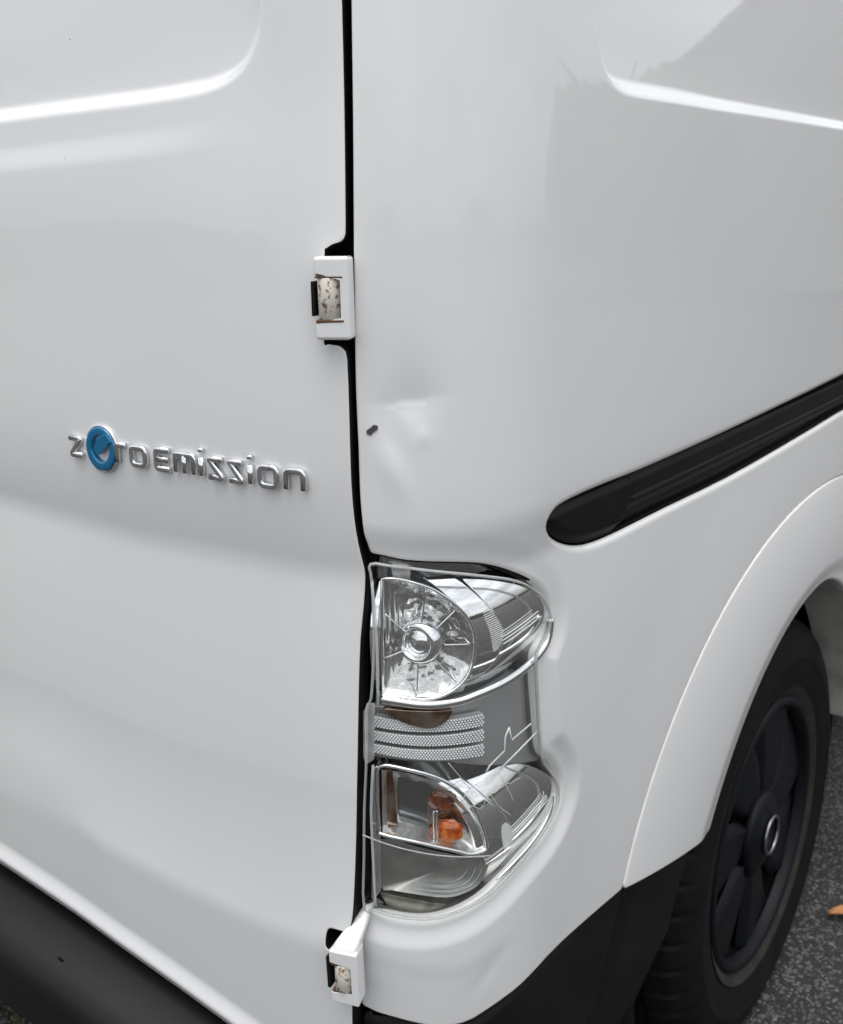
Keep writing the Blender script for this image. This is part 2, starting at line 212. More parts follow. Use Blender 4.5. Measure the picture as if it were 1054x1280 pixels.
M['bead'] = mat('dusty_tyre_bead', (.030, .0285, .026), .8, spec=.2, noise=(30, (.018, .017, .016), .4, .7))
M['hubcap'] = mat('dark_blue_hubcap_plastic', (.0024, .0036, .0062), .5, spec=.2, noise=(12, (.004, .005, .0072), .4, .7))
M['ring'] = mat('silver_ring', (.27, .275, .28), .28, metal=1)
M['scrape'] = mat('dark_scrape', (.055, .057, .065), .7)
M['red'] = mat('red_reflector', (.35, .01, .012), .2, coat=1)
M['leaf'] = mat('dry_leaf', (.42, .19, .07), .7, noise=(60, (.25, .11, .04), .4, .7))
M['pebble'] = mat('grey_aggregate', (.065, .063, .060), .8, noise=(400, (.17, .165, .155), .45, .7))
M['moss'] = mat('moss', (.05, .06, .018), .9)
M['lens'] = clear_plastic('clear_lens', (.97, .975, .97), .03, bump=(60, .0005))
M['film'] = clear_plastic('clear_tape', (.95, .95, .94), .14, haze=.30, bump=(220, .002))
M['glass'] = clear_plastic('bulb_glass', (.93, .935, .93), .06, floor=.16)
M['lens_edge'] = clear_plastic('lens_edge', (.90, .91, .90), .08, haze=.42)
M['crack'] = clear_plastic('crack_edge', (.9, .9, .9), .2, haze=.6)

# ------------------------------------------------------------------ helpers
def link(o, parent=None):
    COL.objects.link(o)
    if parent: o.parent = parent
    return o
def mesh_obj(name, V, F, material, parent=None, smooth=True):
    me = bpy.data.meshes.new(name)
    V = np.asarray(V, np.float32).reshape(-1, 3)
    if isinstance(F, tuple):                       # (quads array, list of other polygons)
        quads, rest = F
        lens = np.concatenate([np.full(len(quads), 4, np.int32), np.array([len(f) for f in rest], np.int32)])
        idx = np.concatenate([np.asarray(quads, np.int32).ravel(), np.array([i for f in rest for i in f], np.int32)])
    else:
        lens = np.array([len(f) for f in F], np.int32); idx = np.array([i for f in F for i in f], np.int32)
    me.vertices.add(len(V)); me.vertices.foreach_set('co', V.ravel())
    me.loops.add(len(idx)); me.loops.foreach_set('vertex_index', idx.astype(np.int32))
    me.polygons.add(len(lens)); me.polygons.foreach_set('loop_start', np.concatenate([[0], np.cumsum(lens)[:-1]]).astype(np.int32))
    me.update(calc_edges=True); me.validate()
    if smooth: me.polygons.foreach_set('use_smooth', np.ones(len(me.polygons), bool))
    me.materials.append(material)
    return link(bpy.data.objects.new(name, me), parent)
def empty(name, loc=(0, 0, 0), parent=None):
    o = bpy.data.objects.new(name, None); o.location = loc; o.empty_display_size = .05
    return link(o, parent)
def tag(o, label, cat=None, group=None, kind=None):
    if label: o['label'] = label
    if cat: o['category'] = cat
    if group: o['group'] = group
    if kind: o['kind'] = kind
    return o
def smooth_line(P, n=4, closed=False):             # Catmull-Rom
    P = np.asarray(P, float); out = []
    N = len(P)
    for i in range(N if closed else N - 1):
        if closed: a, b, c, d = P[i-1], P[i], P[(i+1) % N], P[(i+2) % N]
        else: a, b, c, d = P[max(i-1, 0)], P[i], P[i+1], P[min(i+2, N-1)]
        for t in np.arange(n)/n:
            out.append(.5*((2*b) + (c-a)*t + (2*a-5*b+4*c-d)*t*t + (3*b-a-3*c+d)*t**3))
    if not closed: out.append(P[-1])
    return np.array(out)
def sdf(poly, U, Z):                               # signed distance to a closed polygon, negative inside
    sh = U.shape; p = np.stack([U.ravel(), Z.ravel()], 1).astype(np.float32)
    best = np.full(len(p), 9e9, np.float32); ins = np.zeros(len(p), bool)
    q = np.asarray(poly, np.float32); n = len(q)
    px, py = p[:, 0], p[:, 1]
    for i in range(n):
        a, b = q[i], q[(i+1) % n]; e = b - a; l2 = float(e @ e)
        if l2 < 1e-14: continue
        dx, dy = px - a[0], py - a[1]
        t = np.clip((dx*e[0] + dy*e[1])/l2, 0, 1)
        best = np.minimum(best, (dx - t*e[0])**2 + (dy - t*e[1])**2)
        if a[1] != b[1]:
            c = ((a[1] > py) != (b[1] > py)) & (px < (b[0]-a[0])*(py-a[1])/(b[1]-a[1]) + a[0])
            ins ^= c
    d = np.sqrt(best); d[ins] *= -1
    return d.reshape(sh).astype(float)
def dist_line(line, U, Z):
    p0, p1 = U, Z; best = np.full(U.shape, 9e9)
    for a, b in zip(line[:-1], line[1:]):
        e = b - a; l2 = e @ e
        if l2 < 1e-14: continue
        t = np.clip(((p0-a[0])*e[0] + (p1-a[1])*e[1])/l2, 0, 1)
        best = np.minimum(best, np.hypot(p0-a[0]-t*e[0], p1-a[1]-t*e[1]))
    return best
def sst(a, b, x):
    t = np.clip((x - a)/(b - a), 0, 1); return t*t*(3 - 2*t)
GRIDS = {}
def out_of(name, u, z):                            # how far a finished panel stands out at (u, z)
    us, zs, D = GRIDS[name]
    return float(D[min(np.searchsorted(us, u), len(us)-1), min(np.searchsorted(zs, z), len(zs)-1)])
def panel(name, us, zs, field, delta, r, depth, material, parent=None, rings=5, extra=None, ret=None):
    """A sheet on the body: kept where field(u, z) < 0, pushed out by delta(u, z), its cut edge rolled over with radius r and turned in by depth."""
    U, Z = np.meshgrid(us, zs, indexing='ij')
    F = field(U, Z); D = delta(U, Z, F) + 0*U
    GRIDS[name] = (us, zs, D)
    r_f = r(U, Z) if callable(r) else np.full(U.shape, r)
    G = F + r_f
    G[np.abs(G) < 1e-6] = -1e-6
    gu, gz = np.gradient(F, us, zs); gl = np.hypot(gu, gz) + 1e-9; gu /= gl; gz /= gl
    nu, nz = U.shape; keep = G < 0
    ids = -np.ones(U.shape, np.int64)
    kc = keep.astype(np.int8); cnt = kc[:-1, :-1] + kc[1:, :-1] + kc[:-1, 1:] + kc[1:, 1:]
    full = cnt == 4; mixed = np.argwhere((cnt > 0) & (cnt < 4))
    ids[keep] = np.arange(keep.sum())
    uv = [np.stack([U[keep], Z[keep], D[keep]], 1)]
    n0 = int(keep.sum())
    i, j = np.nonzero(full)
    quads = np.stack([ids[i, j], ids[i+1, j], ids[i+1, j+1], ids[i, j+1]], 1)
    ev = {}; new = []; meta = []
    def cross(a, b):
        k = (a, b) if a < b else (b, a)
        if k in ev: return ev[k]
        a, b = k; t = G[a]/(G[a]-G[b]); t = min(max(t, .02), .98)
        L = lambda A: A[a]*(1-t) + A[b]*t
        g0, g1 = L(gu), L(gz); l = math.hypot(g0, g1) + 1e-9
        new.append((L(U), L(Z), L(D))); meta.append((g0/l, g1/l, L(r_f)))
        ev[k] = n0 + len(new) - 1; return ev[k]
    rest = []; segs = []
    for i, j in mixed:
        cs = [(i, j), (i+1, j), (i+1, j+1), (i, j+1)]
        poly = []; cr = []
        for k in range(4):
            a, b = cs[k], cs[(k+1) % 4]
            if keep[a]: poly.append(int(ids[a]))
            if keep[a] != keep[b]:
                v = cross(a, b); poly.append(v); cr.append((v, bool(keep[a])))
        if len(poly) >= 3 and len(cr) == 2: rest.append(poly)
        if len(cr) == 2:
            o = [v for v, k in cr if k][0]; n_ = [v for v, k in cr if not k][0]
            segs.append((n_, o))
    nb = len(new)
    if nb:
        nw = np.array(new); mt_ = np.array(meta)
        uv.append(nw)
        base = n0
        prof = [(math.sin(k*math.pi/2/rings), 1 - math.cos(k*math.pi/2/rings), 0) for k in range(1, rings+1)] + [(1, 1, depth*.5), (.98, 1, depth)]
        for ks, kd, ex in prof:
            uv.append(np.stack([nw[:, 0] + mt_[:, 0]*mt_[:, 2]*ks, nw[:, 1] + mt_[:, 1]*mt_[:, 2]*ks, nw[:, 2] - mt_[:, 2]*kd - ex], 1))
        for k in range(len(prof)):
            o0 = base + k*nb - n0; o1 = base + (k+1)*nb - n0
            if k == 0: mark = len(rest)
            for a, b in segs: rest.append((a + o0, b + o0, b + o1, a + o1))
    A = np.concatenate(uv)
    P = S(A[:, 0], A[:, 1], A[:, 2])
    if extra is not None: P = extra(P, A)
    ob = mesh_obj(name, P, (quads, rest), material, parent)
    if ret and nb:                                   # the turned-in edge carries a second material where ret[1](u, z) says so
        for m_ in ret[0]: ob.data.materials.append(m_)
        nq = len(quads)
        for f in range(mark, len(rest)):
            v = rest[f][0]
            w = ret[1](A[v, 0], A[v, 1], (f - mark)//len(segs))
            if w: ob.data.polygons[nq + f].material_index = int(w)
    return ob
def tube(P, rad, seg=8, closed=False, flat=1.0, nrm=None, cap=True, square=1.0):
    """Vertices and faces of a tube along points P; nrm gives the outward direction in which the section is flattened by flat."""
    P = np.asarray(P, float); n = len(P); V = []; F = []
    for i in range(n):
        if closed: t = P[(i+1) % n] - P[i-1]
        else: t = P[min(i+1, n-1)] - P[max(i-1, 0)]
        t /= np.linalg.norm(t) + 1e-12
        nn = np.asarray(nrm[i] if nrm is not None else (0, 0, 1.0), float)
        if abs(nn @ t) > .98: nn = np.array((1.0, 0, 0))
        s = np.cross(t, nn); s /= np.linalg.norm(s); nn = np.cross(s, t)
        rr = rad[i] if hasattr(rad, '__len__') else rad
        for k in range(seg):
            a = 2*math.pi*k/seg
            ca, sa = math.cos(a), math.sin(a)
            V.append(P[i] + s*math.copysign(abs(ca)**square, ca)*rr + nn*math.copysign(abs(sa)**square, sa)*rr*flat)
    for i in range(n if closed else n - 1):
        for k in range(seg):
            a, b = i*seg + k, i*seg + (k+1) % seg; c, d = ((i+1) % n)*seg + (k+1) % seg, ((i+1) % n)*seg + k
            F.append((a, d, c, b))
    if cap and not closed:
        F.append(tuple(range(seg))); F.append(tuple(reversed(range((n-1)*seg, n*seg))))
    return V, F
def normal_at(u):
    t = np.interp(u, CS, CT); return np.stack([np.sin(t), -np.cos(t), 0*t], -1)
def line_tube(name, uz, out, rad, material, parent, seg=8, closed=False, flat=1.0, dens=4, smooth=True):
    L = smooth_line(uz, dens, closed) if dens > 1 else np.asarray(uz, float)
    P = S(L[:, 0], L[:, 1], out); V, F = tube(P, rad, seg, closed, flat, normal_at(L[:, 0]))
    return mesh_obj(name, V, F, material, parent)
def join(parts):
    V = []; F = []
    for v, f in parts:
        o = len(V); V += [tuple(x) for x in v]; F += [tuple(i + o for i in q) for q in f]
    return V, F
def bm_obj(name, bm, material, parent=None, smooth=True, bevel=0, seg=3):
    if bevel: bmesh.ops.bevel(bm, geom=list(bm.edges), offset=bevel, segments=seg, profile=.5, affect='EDGES', clamp_overlap=True)
    bmesh.ops.recalc_face_normals(bm, faces=bm.faces)
    me = bpy.data.meshes.new(name); bm.to_mesh(me); bm.free()
    if smooth: me.polygons.foreach_set('use_smooth', np.ones(len(me.polygons), bool))
    me.materials.append(material)
    o = link(bpy.data.objects.new(name, me), parent)
    if bevel:
        wn = o.modifiers.new('weighted normals', 'WEIGHTED_NORMAL'); wn.weight = 80
    return o
def lathe(prof, n, axis_pt, parent, name, material, cut=None, smooth=True, closed=False):
    """prof: (x, r) pairs turned about the wheel axle (the X direction)."""
    V = []; F = []; k = len(prof)
    for i in range(n):
        a = 2*math.pi*i/n
        for j, (x, r) in enumerate(prof):
            rr = r - (cut(i, j) if cut else 0)
            V.append((axis_pt[0] + x, axis_pt[1] + rr*math.cos(a), axis_pt[2] + rr*math.sin(a)))
    for i in range(n):
        for j in range(k - 1 + (1 if closed else 0)):
            F.append((i*k + j, i*k + (j+1) % k, ((i+1) % n)*k + (j+1) % k, ((i+1) % n)*k + j))
    return mesh_obj(name, V, F, material, parent, smooth)
CV = {k: np.array(v) for k, v in CURVES.items()}
def axis(*parts):                                   # grid lines: (start, stop, step) runs
    return np.unique(np.round(np.concatenate([np.arange(a, b, s) for a, b, s in parts]), 5))

van = tag(empty('parked_van', (0, 0, 0)), 'white panel van on asphalt with a dented rear corner and cracked clear tail light', 'van')

# ------------------------------------------------------------------ ground
def ground():
    mt = bpy.data.materials.new('asphalt'); mt.use_nodes = True; t = mt.node_tree; b = t.nodes['Principled BSDF']; b.inputs['Roughness'].default_value = .85
    tc = t.nodes.new('ShaderNodeTexCoord')
    v = t.nodes.new('ShaderNodeTexVoronoi'); v.inputs['Scale'].default_value = 250
    n = t.nodes.new('ShaderNodeTexNoise'); n.inputs['Scale'].default_value = 5; n.inputs['Detail'].default_value = 8
    rp = t.nodes.new('ShaderNodeValToRGB'); e = rp.color_ramp.elements
    e[0].position = .0; e[0].color = (.020, .020, .020, 1); e[1].position = 1; e[1].color = (.23, .22, .21, 1)
    x = rp.color_ramp.elements.new(.76); x.color = (.027, .0265, .0255, 1)
    sp = t.nodes.new('ShaderNodeSeparateColor'); mx = t.nodes.new('ShaderNodeMix'); mx.data_type = 'RGBA'; mx.blend_type = 'MULTIPLY'; mx.inputs['Factor'].default_value = .6
    r2 = t.nodes.new('ShaderNodeValToRGB'); r2.color_ramp.elements[0].position = .3; r2.color_ramp.elements[0].color = (.5, .5, .5, 1); r2.color_ramp.elements[1].position = .7; r2.color_ramp.elements[1].color = (1.2, 1.2, 1.2, 1)
    bp = t.nodes.new('ShaderNodeBump'); bp.inputs['Distance'].default_value = .004; bp.inputs['Strength'].default_value = .9; bp.invert = True
    for a, c in ((tc.outputs['Object'], v.inputs['Vector']), (tc.outputs['Object'], n.inputs['Vector']), (v.outputs['Color'], sp.inputs[0]), (sp.outputs[0], rp.inputs[0]),
                 (n.outputs['Fac'], r2.inputs[0]), (rp.outputs[0], mx.inputs['A']), (r2.outputs[0], mx.inputs['B']), (mx.outputs['Result'], b.inputs['Base Color']),
                 (v.outputs['Distance'], bp.inputs['Height']), (bp.outputs[0], b.inputs['Normal'])): t.links.new(a, c)
    g = mesh_obj('ground', [(-600, -600, 0), (600, -600, 0), (600, 600, 0), (-600, 600, 0)], [(0, 1, 2, 3)], mt); g['kind'] = 'structure'
    g['label'] = 'dark grey asphalt with pale stone chips under the van'
    ico = [(0, 0, 1), (.9, 0, .45), (.28, .85, .45), (-.72, .53, .45), (-.72, -.53, .45), (.28, -.85, .45), (.72, .53, -.4), (-.28, .85, -.4), (-.9, 0, -.4), (-.28, -.85, -.4), (.72, -.53, -.4)]
    icf = [(0, 1, 2), (0, 2, 3), (0, 3, 4), (0, 4, 5), (0, 5, 1), (1, 6, 2), (2, 7, 3), (3, 8, 4), (4, 9, 5), (5, 10, 1), (2, 6, 7), (3, 7, 8), (4, 8, 9), (5, 9, 10), (1, 10, 6)]
    V = []; F = []; ico = np.array(ico)
    def scatter(nn, x0, x1, y0, y1):
        for _ in range(nn):
            s = random.uniform(.0014, .0036); c = np.array((random.uniform(x0, x1), random.uniform(y0, y1), random.uniform(-.0012, .0006)))
            a = random.random()*6.28; rot = np.array([[math.cos(a), -math.sin(a), 0], [math.sin(a), math.cos(a), 0], [0, 0, 1]])
            w = (ico*(1, random.uniform(.6, 1), .8) + rng.uniform(-.15, .15, ico.shape)) @ rot.T*s + c
            o = len(V); V.extend(map(tuple, w)); F.extend(tuple(i + o for i in f) for f in icf)
    scatter(6500, .45, 1.15, -.35, 1.25); scatter(3000, -.35, .25, -.9, -.35)
    tag(mesh_obj('stone_chips', V, F, M['pebble'], None, False), 'pale stone chips bedded in the dark asphalt', 'gravel', kind='stuff')
    V = []; F = []
    for _ in range(260):
        c = np.array((random.gauss(-.12, .035), random.gauss(-.60, .03), 0)); s = random.uniform(.002, .006)
        w = (ico*(1, 1, .6) + rng.uniform(-.2, .2, ico.shape))*s + c
        o = len(V); V.extend(map(tuple, w)); F.extend(tuple(i + o for i in f) for f in icf)
    tag(mesh_obj('moss', V, F, M['moss'], None, False), 'small tuft of green moss in the asphalt behind the bumper', 'moss', kind='stuff')
    # dry leaf: a curled blade with a midrib
    V = []; F = []; n = 12
    for i in range(n + 1):
        t_ = i/n; w = .012*math.sin(math.pi*min(t_*1.02, 1))**.7
        for j in range(-2, 3):
            V.append((t_*.055, j/2*w, .004 + .006*abs(j/2)**2 + .008*math.sin(t_*3.1)))
    for i in range(n):
        for j in range(4): F.append((i*5 + j, (i+1)*5 + j, (i+1)*5 + j + 1, i*5 + j + 1))
    lf = mesh_obj('dry_leaf', V, F, M['leaf']); lf.location = (.842, .292, .001); lf.rotation_euler = (0, 0, R(28))
    tag(lf, 'curled orange brown dry leaf lying on the asphalt beside the rear wheel', 'leaf')
ground()
def hills():  # unseen ring all round, added to give the chrome a dark horizon band
    mt = mat('far_trees', (.035, .042, .030), 1.0, spec=.1, noise=(.05, (.055, .062, .045), .4, .7)); V = []; F = []; n = 220
    for i in range(n):
        a = 2*math.pi*i/n; r = 170 + 20*math.sin(a*3)
        h = 8 + 3*math.sin(a*5 + 1) + 2*math.sin(a*11) + random.uniform(-1.3, 1.3)
        for q, z in ((1, -.5), (1.02, h*.75), (1.05, h), (1.25, h*.9)): V.append((r*q*math.cos(a), r*q*math.sin(a), z))
    for i in range(n):
        for j in range(3): F.append((i*4 + j, ((i+1) % n)*4 + j, ((i+1) % n)*4 + j + 1, i*4 + j + 1))
    o = mesh_obj('hills', V, F, mt, None, False); o['kind'] = 'structure'
hills()

# ------------------------------------------------------------------ bodywork
gd, gq = CV['gap_door'], CV['gap_quarter']
pocket = smooth_line(CV['pocket'], 3)
trim_o = CV['trim_out']
WZ = .305                                           # wheel centre height
def tilt_integral(us, zs, knots):                   # knots(u) -> heights (rising) and slopes d(out)/dz
    D = np.zeros((len(us), len(zs))); dz = np.diff(zs)
    for i, u in enumerate(us):
        kz, kt = knots(u); t = np.interp(zs, kz, kt)
        seg = (t[1:] + t[:-1])/2*dz
        D[i] = np.concatenate([[0], np.cumsum(seg)]); D[i] -= np.interp(1.2, zs, D[i])
    return D
def lin(c):
    o = np.argsort(c[:, 0]); return lambda u: np.interp(u, c[o, 0], c[o, 1])
zA, zB, zC = (lin(CV[k]) for k in ('A', 'B', 'Cc'))
_pe = np.polyfit(CV['E'][:, 0], CV['E'][:, 1], 2)
zE = lambda u: np.polyval(_pe, np.clip(u, .20, .70)); zD = lambda u: zE(u) + .0185
def door():
    us = axis((-.02, .24, .01), (.24, .60, .0022), (.60, .80, .0016)); zs = axis((.43, 1.30, .0018), (1.30, 1.66, .008))
    E = CV['E']; e1 = [(.66, .4575), (.70, .452), (.768, .446)]; e0 = [(-.01, .5515), (.10, .546), (.20, .537)]; pe = np.polyfit(E[:, 0], E[:, 1], 2); E = np.stack([E[:, 0], np.polyval(pe, E[:, 0])], 1)
    edge = [(gd[0, 0], 1.64)] + list(map(tuple, smooth_line(gd, 2))) + [(.7605, .452)]
    poly = [(-.01, 1.64)] + edge + [(u, z) for u, z in reversed(e1)] + [tuple(p) for p in E[::-1]] + [(u, z) for u, z in reversed(e0)]
    rec = smooth_line(CV['door_recess'], 3)
    rec_poly = [(.7085, 1.60)] + list(map(tuple, rec)) + [(.06, 1.226), (.045, 1.24), (.04, 1.60)]
    cr = CV['door_crease']
    zcr = lin(cr)
    def knots(u):
        a, b, c, d = float(zA(u)), float(zB(u)), float(zC(u)), float(zD(u)); wc = float(sst(.40, .52, u))
        k = [(.30, .55), (d - .010, .50), (d - .003, -.42), (d + .006, -.30), (d + .012, .03), (c - .012, .035),
             (c + .006, -.02*(1-wc) - .11*wc), (c + .06, -.08*(1-wc) - .055*wc), (c + .13, .012), (b - .16, -.015), (b - .07, -.05), (b - .008, -.08), (b + .012, .17),
             (a - .006, .09), (a + .03, .015), (a + .07, -.018), (1.20, -.022), (1.25, .02), (1.4, .03), (1.7, 0)]
        z = np.array([p[0] for p in k]); z = np.maximum.accumulate(z + np.arange(len(z))*1e-6)
        return z, np.array([p[1] for p in k])
    def delta(U, Z, F):
        D = tilt_integral(us, zs, knots)
        s = -sdf(rec_poly, U, Z)
        D -= .0105*sst(-.001, .0115, s)
        zc = zcr(U); w = 1 - sst(.60, .70, U)
        t = np.clip((zc - Z + .012)/.020, 0, 1)            # a faint second step under the panel recess
        D += .0016*w*(t*t*(3-2*t))*np.exp(-np.maximum(zc - Z, 0)/.10)
        return D
    return panel('rear_door', us, zs, lambda U, Z: sdf(poly, U, Z), delta, .0020, .016, M['paint'], van, ret=([M['rubber_and_shade']], lambda u, z, k: k >= 2))  # white edges turn black inside: the gap's shade is put into the colour
door_ob = door()

pk_poly = np.array(list(map(tuple, pocket)) + [(.70, pocket[-1][1]), (.70, pocket[0][1])])
led = CV['ledge']
def arch_out(n=60):                                  # outer edge of the wheel arch trim, mirrored about the axle
    r = np.hypot(np.interp(trim_o[:, 0], CS, CY), trim_o[:, 1] - WZ)
    a = np.degrees(np.arctan2(trim_o[:, 1] - WZ, np.interp(trim_o[:, 0], CS, CY)))
    o = np.argsort(a)
    pf = np.polyfit(((a - 90)/50)**2, r, 2)
    return lambda ang: np.polyval(pf, ((np.clip(ang, 90, a.max()) - 90)/50)**2)
ro = arch_out()
i_side = np.searchsorted(CS, 1.0)
u_of_y = lambda y: np.interp(y, CY[i_side:], CS[i_side:])
def arc_uz(rfun, a0, a1, n, zmin=None):
    out = []
    for a in np.linspace(a0, a1, n):
        aa = a if a >= 90 else 180 - a
        r = rfun(aa); out.append((float(u_of_y(r*math.cos(R(a)))), WZ + r*math.sin(R(a))))
    return out
A_END = float(np.degrees(np.arctan2(trim_o[-1, 1] - WZ, np.interp(trim_o[-1, 0], CS, CY))))                                        # where the trim meets the black sill at the back
trim_edge = arc_uz(lambda a: ro(a), A_END, 36, 140)
rail_poly = smooth_line(CV['rail'], 3)
rail_poly = np.array([(2.6, float(CV['rail'][0, 1]))] + list(map(tuple, rail_poly)) + [(2.6, float(CV['rail'][-1, 1]))])
def quarter():
    us = axis((.74, 1.02, .0014), (1.02, 1.72, .0024), (1.72, 2.62, .02)); zs = axis((.50, .96, .0015), (.96, 1.31, .0022), (1.31, 1.66, .008))
    ql = CV['quarter_low']; wl = CV['white_low'][:, :]
    poly = [(gq[0, 0], 1.64)] + list(map(tuple, smooth_line(gq, 3))) + list(map(tuple, pocket)) + [tuple(p) for p in ql] + list(map(tuple, smooth_line(wl, 2)))[1:-1]
    poly += trim_edge + [(2.60, .52), (2.60, 1.64)]
    rec = smooth_line(CV['side_recess'], 3)
    rec_poly = [(float(rec[0, 0]) - .002, 1.60)] + list(map(tuple, rec)) + [(2.42, 1.236), (2.45, 1.26), (2.45, 1.60)]
    dn = CV['dent']
    def field(U, Z): return np.maximum(sdf(poly, U, Z), -sdf(rail_poly, U, Z))
    def rad(U, Z):
        w = (1 - sst(.0, .012, np.abs(sdf(pk_poly, U, Z)) - .006))*sst(.765, .79, U)
        top = sst(.86, .90, Z)
        rr = .0020 + w*(.0062 - .0030*top)
        w2 = 1 - sst(.0, .012, np.abs(sdf(rail_poly, U, Z)) - .006)
        rr = rr + w2*.0042
        w3 = sst(.44, .47, np.hypot(np.interp(U, CS, CY), Z - WZ))*0
        return rr
    def delta(U, Z, F):
        def knots(u):
            w = 1.0
            k = [(.3, .03), (.66, .0), (.80, -.03), (.893, -.06), (.905, .20), (.926, .22), (.944, .03), (.97, 0), (1.7, 0)]
            return np.array([p[0] for p in k]), np.array([p[1] for p in k])*w
        D = tilt_integral(us, zs, knots)
        s = -sdf(rec_poly, U, Z); D -= .0105*sst(-.001, .0105, s)
        pk = sdf(pk_poly, U, Z)
        low = 1 - sst(.80, .90, Z)
        D -= .0050*(1 - sst(.006, .026, pk))*(.25 + .75*low)*sst(-.05, .0, pk)
        # the bulge of the bumper corner under the lamp, turning down again at the ledge line
        dl = sst(.004, .020, pk)*(1 - sst(.62, .66, Z))
        D -= .0000*dl
        zl = np.interp(U, led[:4, 0], led[:4, 1])
        D += np.where(U < .92, -.045*np.clip(zl - Z, 0, .2)*sst(0, .022, zl - Z)*(1 - sst(.86, .92, U)), 0)
        # dents
        def g(c, su, sz, rot, h):
            x, y = U - c[0], Z - c[1]; a, b = x*math.cos(rot) + y*math.sin(rot), -x*math.sin(rot) + y*math.cos(rot)
            return h*np.exp(-(a/su)**2/2 - (b/sz)**2/2)
        def crease(c, su, sz, rot, h):
            x, y = U - c[0], Z - c[1]; a, b = x*math.cos(rot) + y*math.sin(rot), -x*math.sin(rot) + y*math.cos(rot)
            return h*np.exp(-(a/su)**2/2 - np.sqrt(b*b + .0050**2)/np.where(b > 0, sz*1.7, sz))
        D += crease(dn[0], .0145, .015, .10, -.0046) + g(dn[1], .006, .020, .35, -.0010) + g(dn[2], .007, .014, .35, .0013) + g(dn[3], .0045, .0045, 0, .0005)
        mid = (dn[4] + dn[5])/2
        D += g(mid, .016, .006, .75, -.0006)
        # soft flare towards the wheel arch
        rr = np.hypot(np.interp(U, CS, CY), Z - WZ)
        D += .004*(1 - sst(.50, .68, rr))
        return D
    return panel('quarter_panel', us, zs, field, delta, rad, .030, M['paint'], van, ret=([M['rubber_and_shade'], M['smoke']], lambda u, z, k: 1 if k >= 2 and ((u < .792 and not .60 < z < .66) or (z > .88 and u < .935)) else 1 if (k >= 4 and u > .925 and z > .86) else 2 if (k >= 5 and .765 < u < 1.0 and z > .60) else 0))  # black return rings paint the shade of gap, pocket top and rail slot
quarter_ob = quarter()

# black scuff mark on the quarter panel: a small irregular flake
def scuff():
    c = CV['dent'][6]; bm = bmesh.new()
    pts = [(-.0040, -.0024), (-.0012, -.0038), (.0010, -.0014), (.0042, .0010), (.0040, .0034), (.0012, .0040), (-.0008, .0022), (-.0040, .0000)]
    lo = [bm.verts.new(S(c[0] + x, c[1] + z, -.0012)) for x, z in pts]; hi = [bm.verts.new(S(c[0] + x*.9, c[1] + z*.9, .0006)) for x, z in pts]
    bm.faces.new(hi)
    for i in range(len(pts)): bm.faces.new((lo[i], lo[(i+1) % len(pts)], hi[(i+1) % len(pts)], hi[i]))
    o = bm_obj('scuff_mark', bm, M['scrape'], quarter_ob, False); o['label'] = 'small dark grey scuff on the white panel'
scuff()

# seals and hollows behind the gaps
def strip_uz(name, uz, width, out, material, parent):
    L = np.asarray(uz, float); V = []; F = []
    for u, z in L:
        V.append(S(np.array(u - width), np.array(z), out)); V.append(S(np.array(u + width), np.array(z), out))
    for i in range(len(L) - 1): F.append((2*i, 2*i+1, 2*i+3, 2*i+2))
    return mesh_obj(name, V, F, material, parent)
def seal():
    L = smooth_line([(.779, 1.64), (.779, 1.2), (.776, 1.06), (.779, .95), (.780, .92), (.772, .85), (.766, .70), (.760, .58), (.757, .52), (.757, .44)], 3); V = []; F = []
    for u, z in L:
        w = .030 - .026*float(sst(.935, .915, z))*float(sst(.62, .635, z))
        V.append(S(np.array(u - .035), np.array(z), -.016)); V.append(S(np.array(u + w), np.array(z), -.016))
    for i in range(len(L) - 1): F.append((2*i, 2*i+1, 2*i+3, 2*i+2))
    return mesh_obj('door_seal', V, F, M['rubber_and_shade'], van)
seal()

# ------------------------------------------------------------------ wheel arch trim, with its deep inner lip
def trim_panel():
    # a curved sheet clipped by the sill line: kept between the outer edge, the wheel opening and the sill
    us = axis((1.08, 1.72, .0026), (1.72, 2.3, .006)); zs = axis((.42, .84, .0022))
    tl = CV['trim_low']; k = (tl[-1, 1] - tl[0, 1])/(tl[-1, 0] - tl[0, 0])
    def field(U, Z):
        Y = np.interp(U, CS, CY); rr = np.hypot(Y, Z - WZ); a = np.degrees(np.arctan2(Z - WZ, Y)); aa = np.where(a >= 90, a, 180 - a)
        low = (tl[0, 1] + (U - tl[0, 0])*k) - Z
        low = np.where(Y < 0, low, .44 - Z)
        r0 = np.where(Y < 0, .375, .375 - .045*sst(0, .3, Y))
        return np.maximum.reduce([rr - (ro(aa) - .0012), r0 - rr, low])
    def delta(U, Z, F):
        Y = np.interp(U, CS, CY); rr = np.hypot(Y, Z - WZ); a = np.degrees(np.arctan2(Z - WZ, Y)); aa = np.where(a >= 90, a, 180 - a)
        t = np.clip((ro(aa) - rr)/(ro(aa) - .375), 0, 1)
        return .0010 + .0125*np.sin(np.clip(t*1.15, 0, 1)*math.pi/2)**.8 - .004*sst(.8, 1, t)
    def rad(U, Z):
        Y = np.interp(U, CS, CY); rr = np.hypot(Y, Z - WZ)
        return .0016 + .0030*(1 - sst(.385, .40, rr))
    return panel('wheel_arch_trim', us, zs, field, delta, rad, .010, M['paint'], van)
trim_ob = trim_panel()
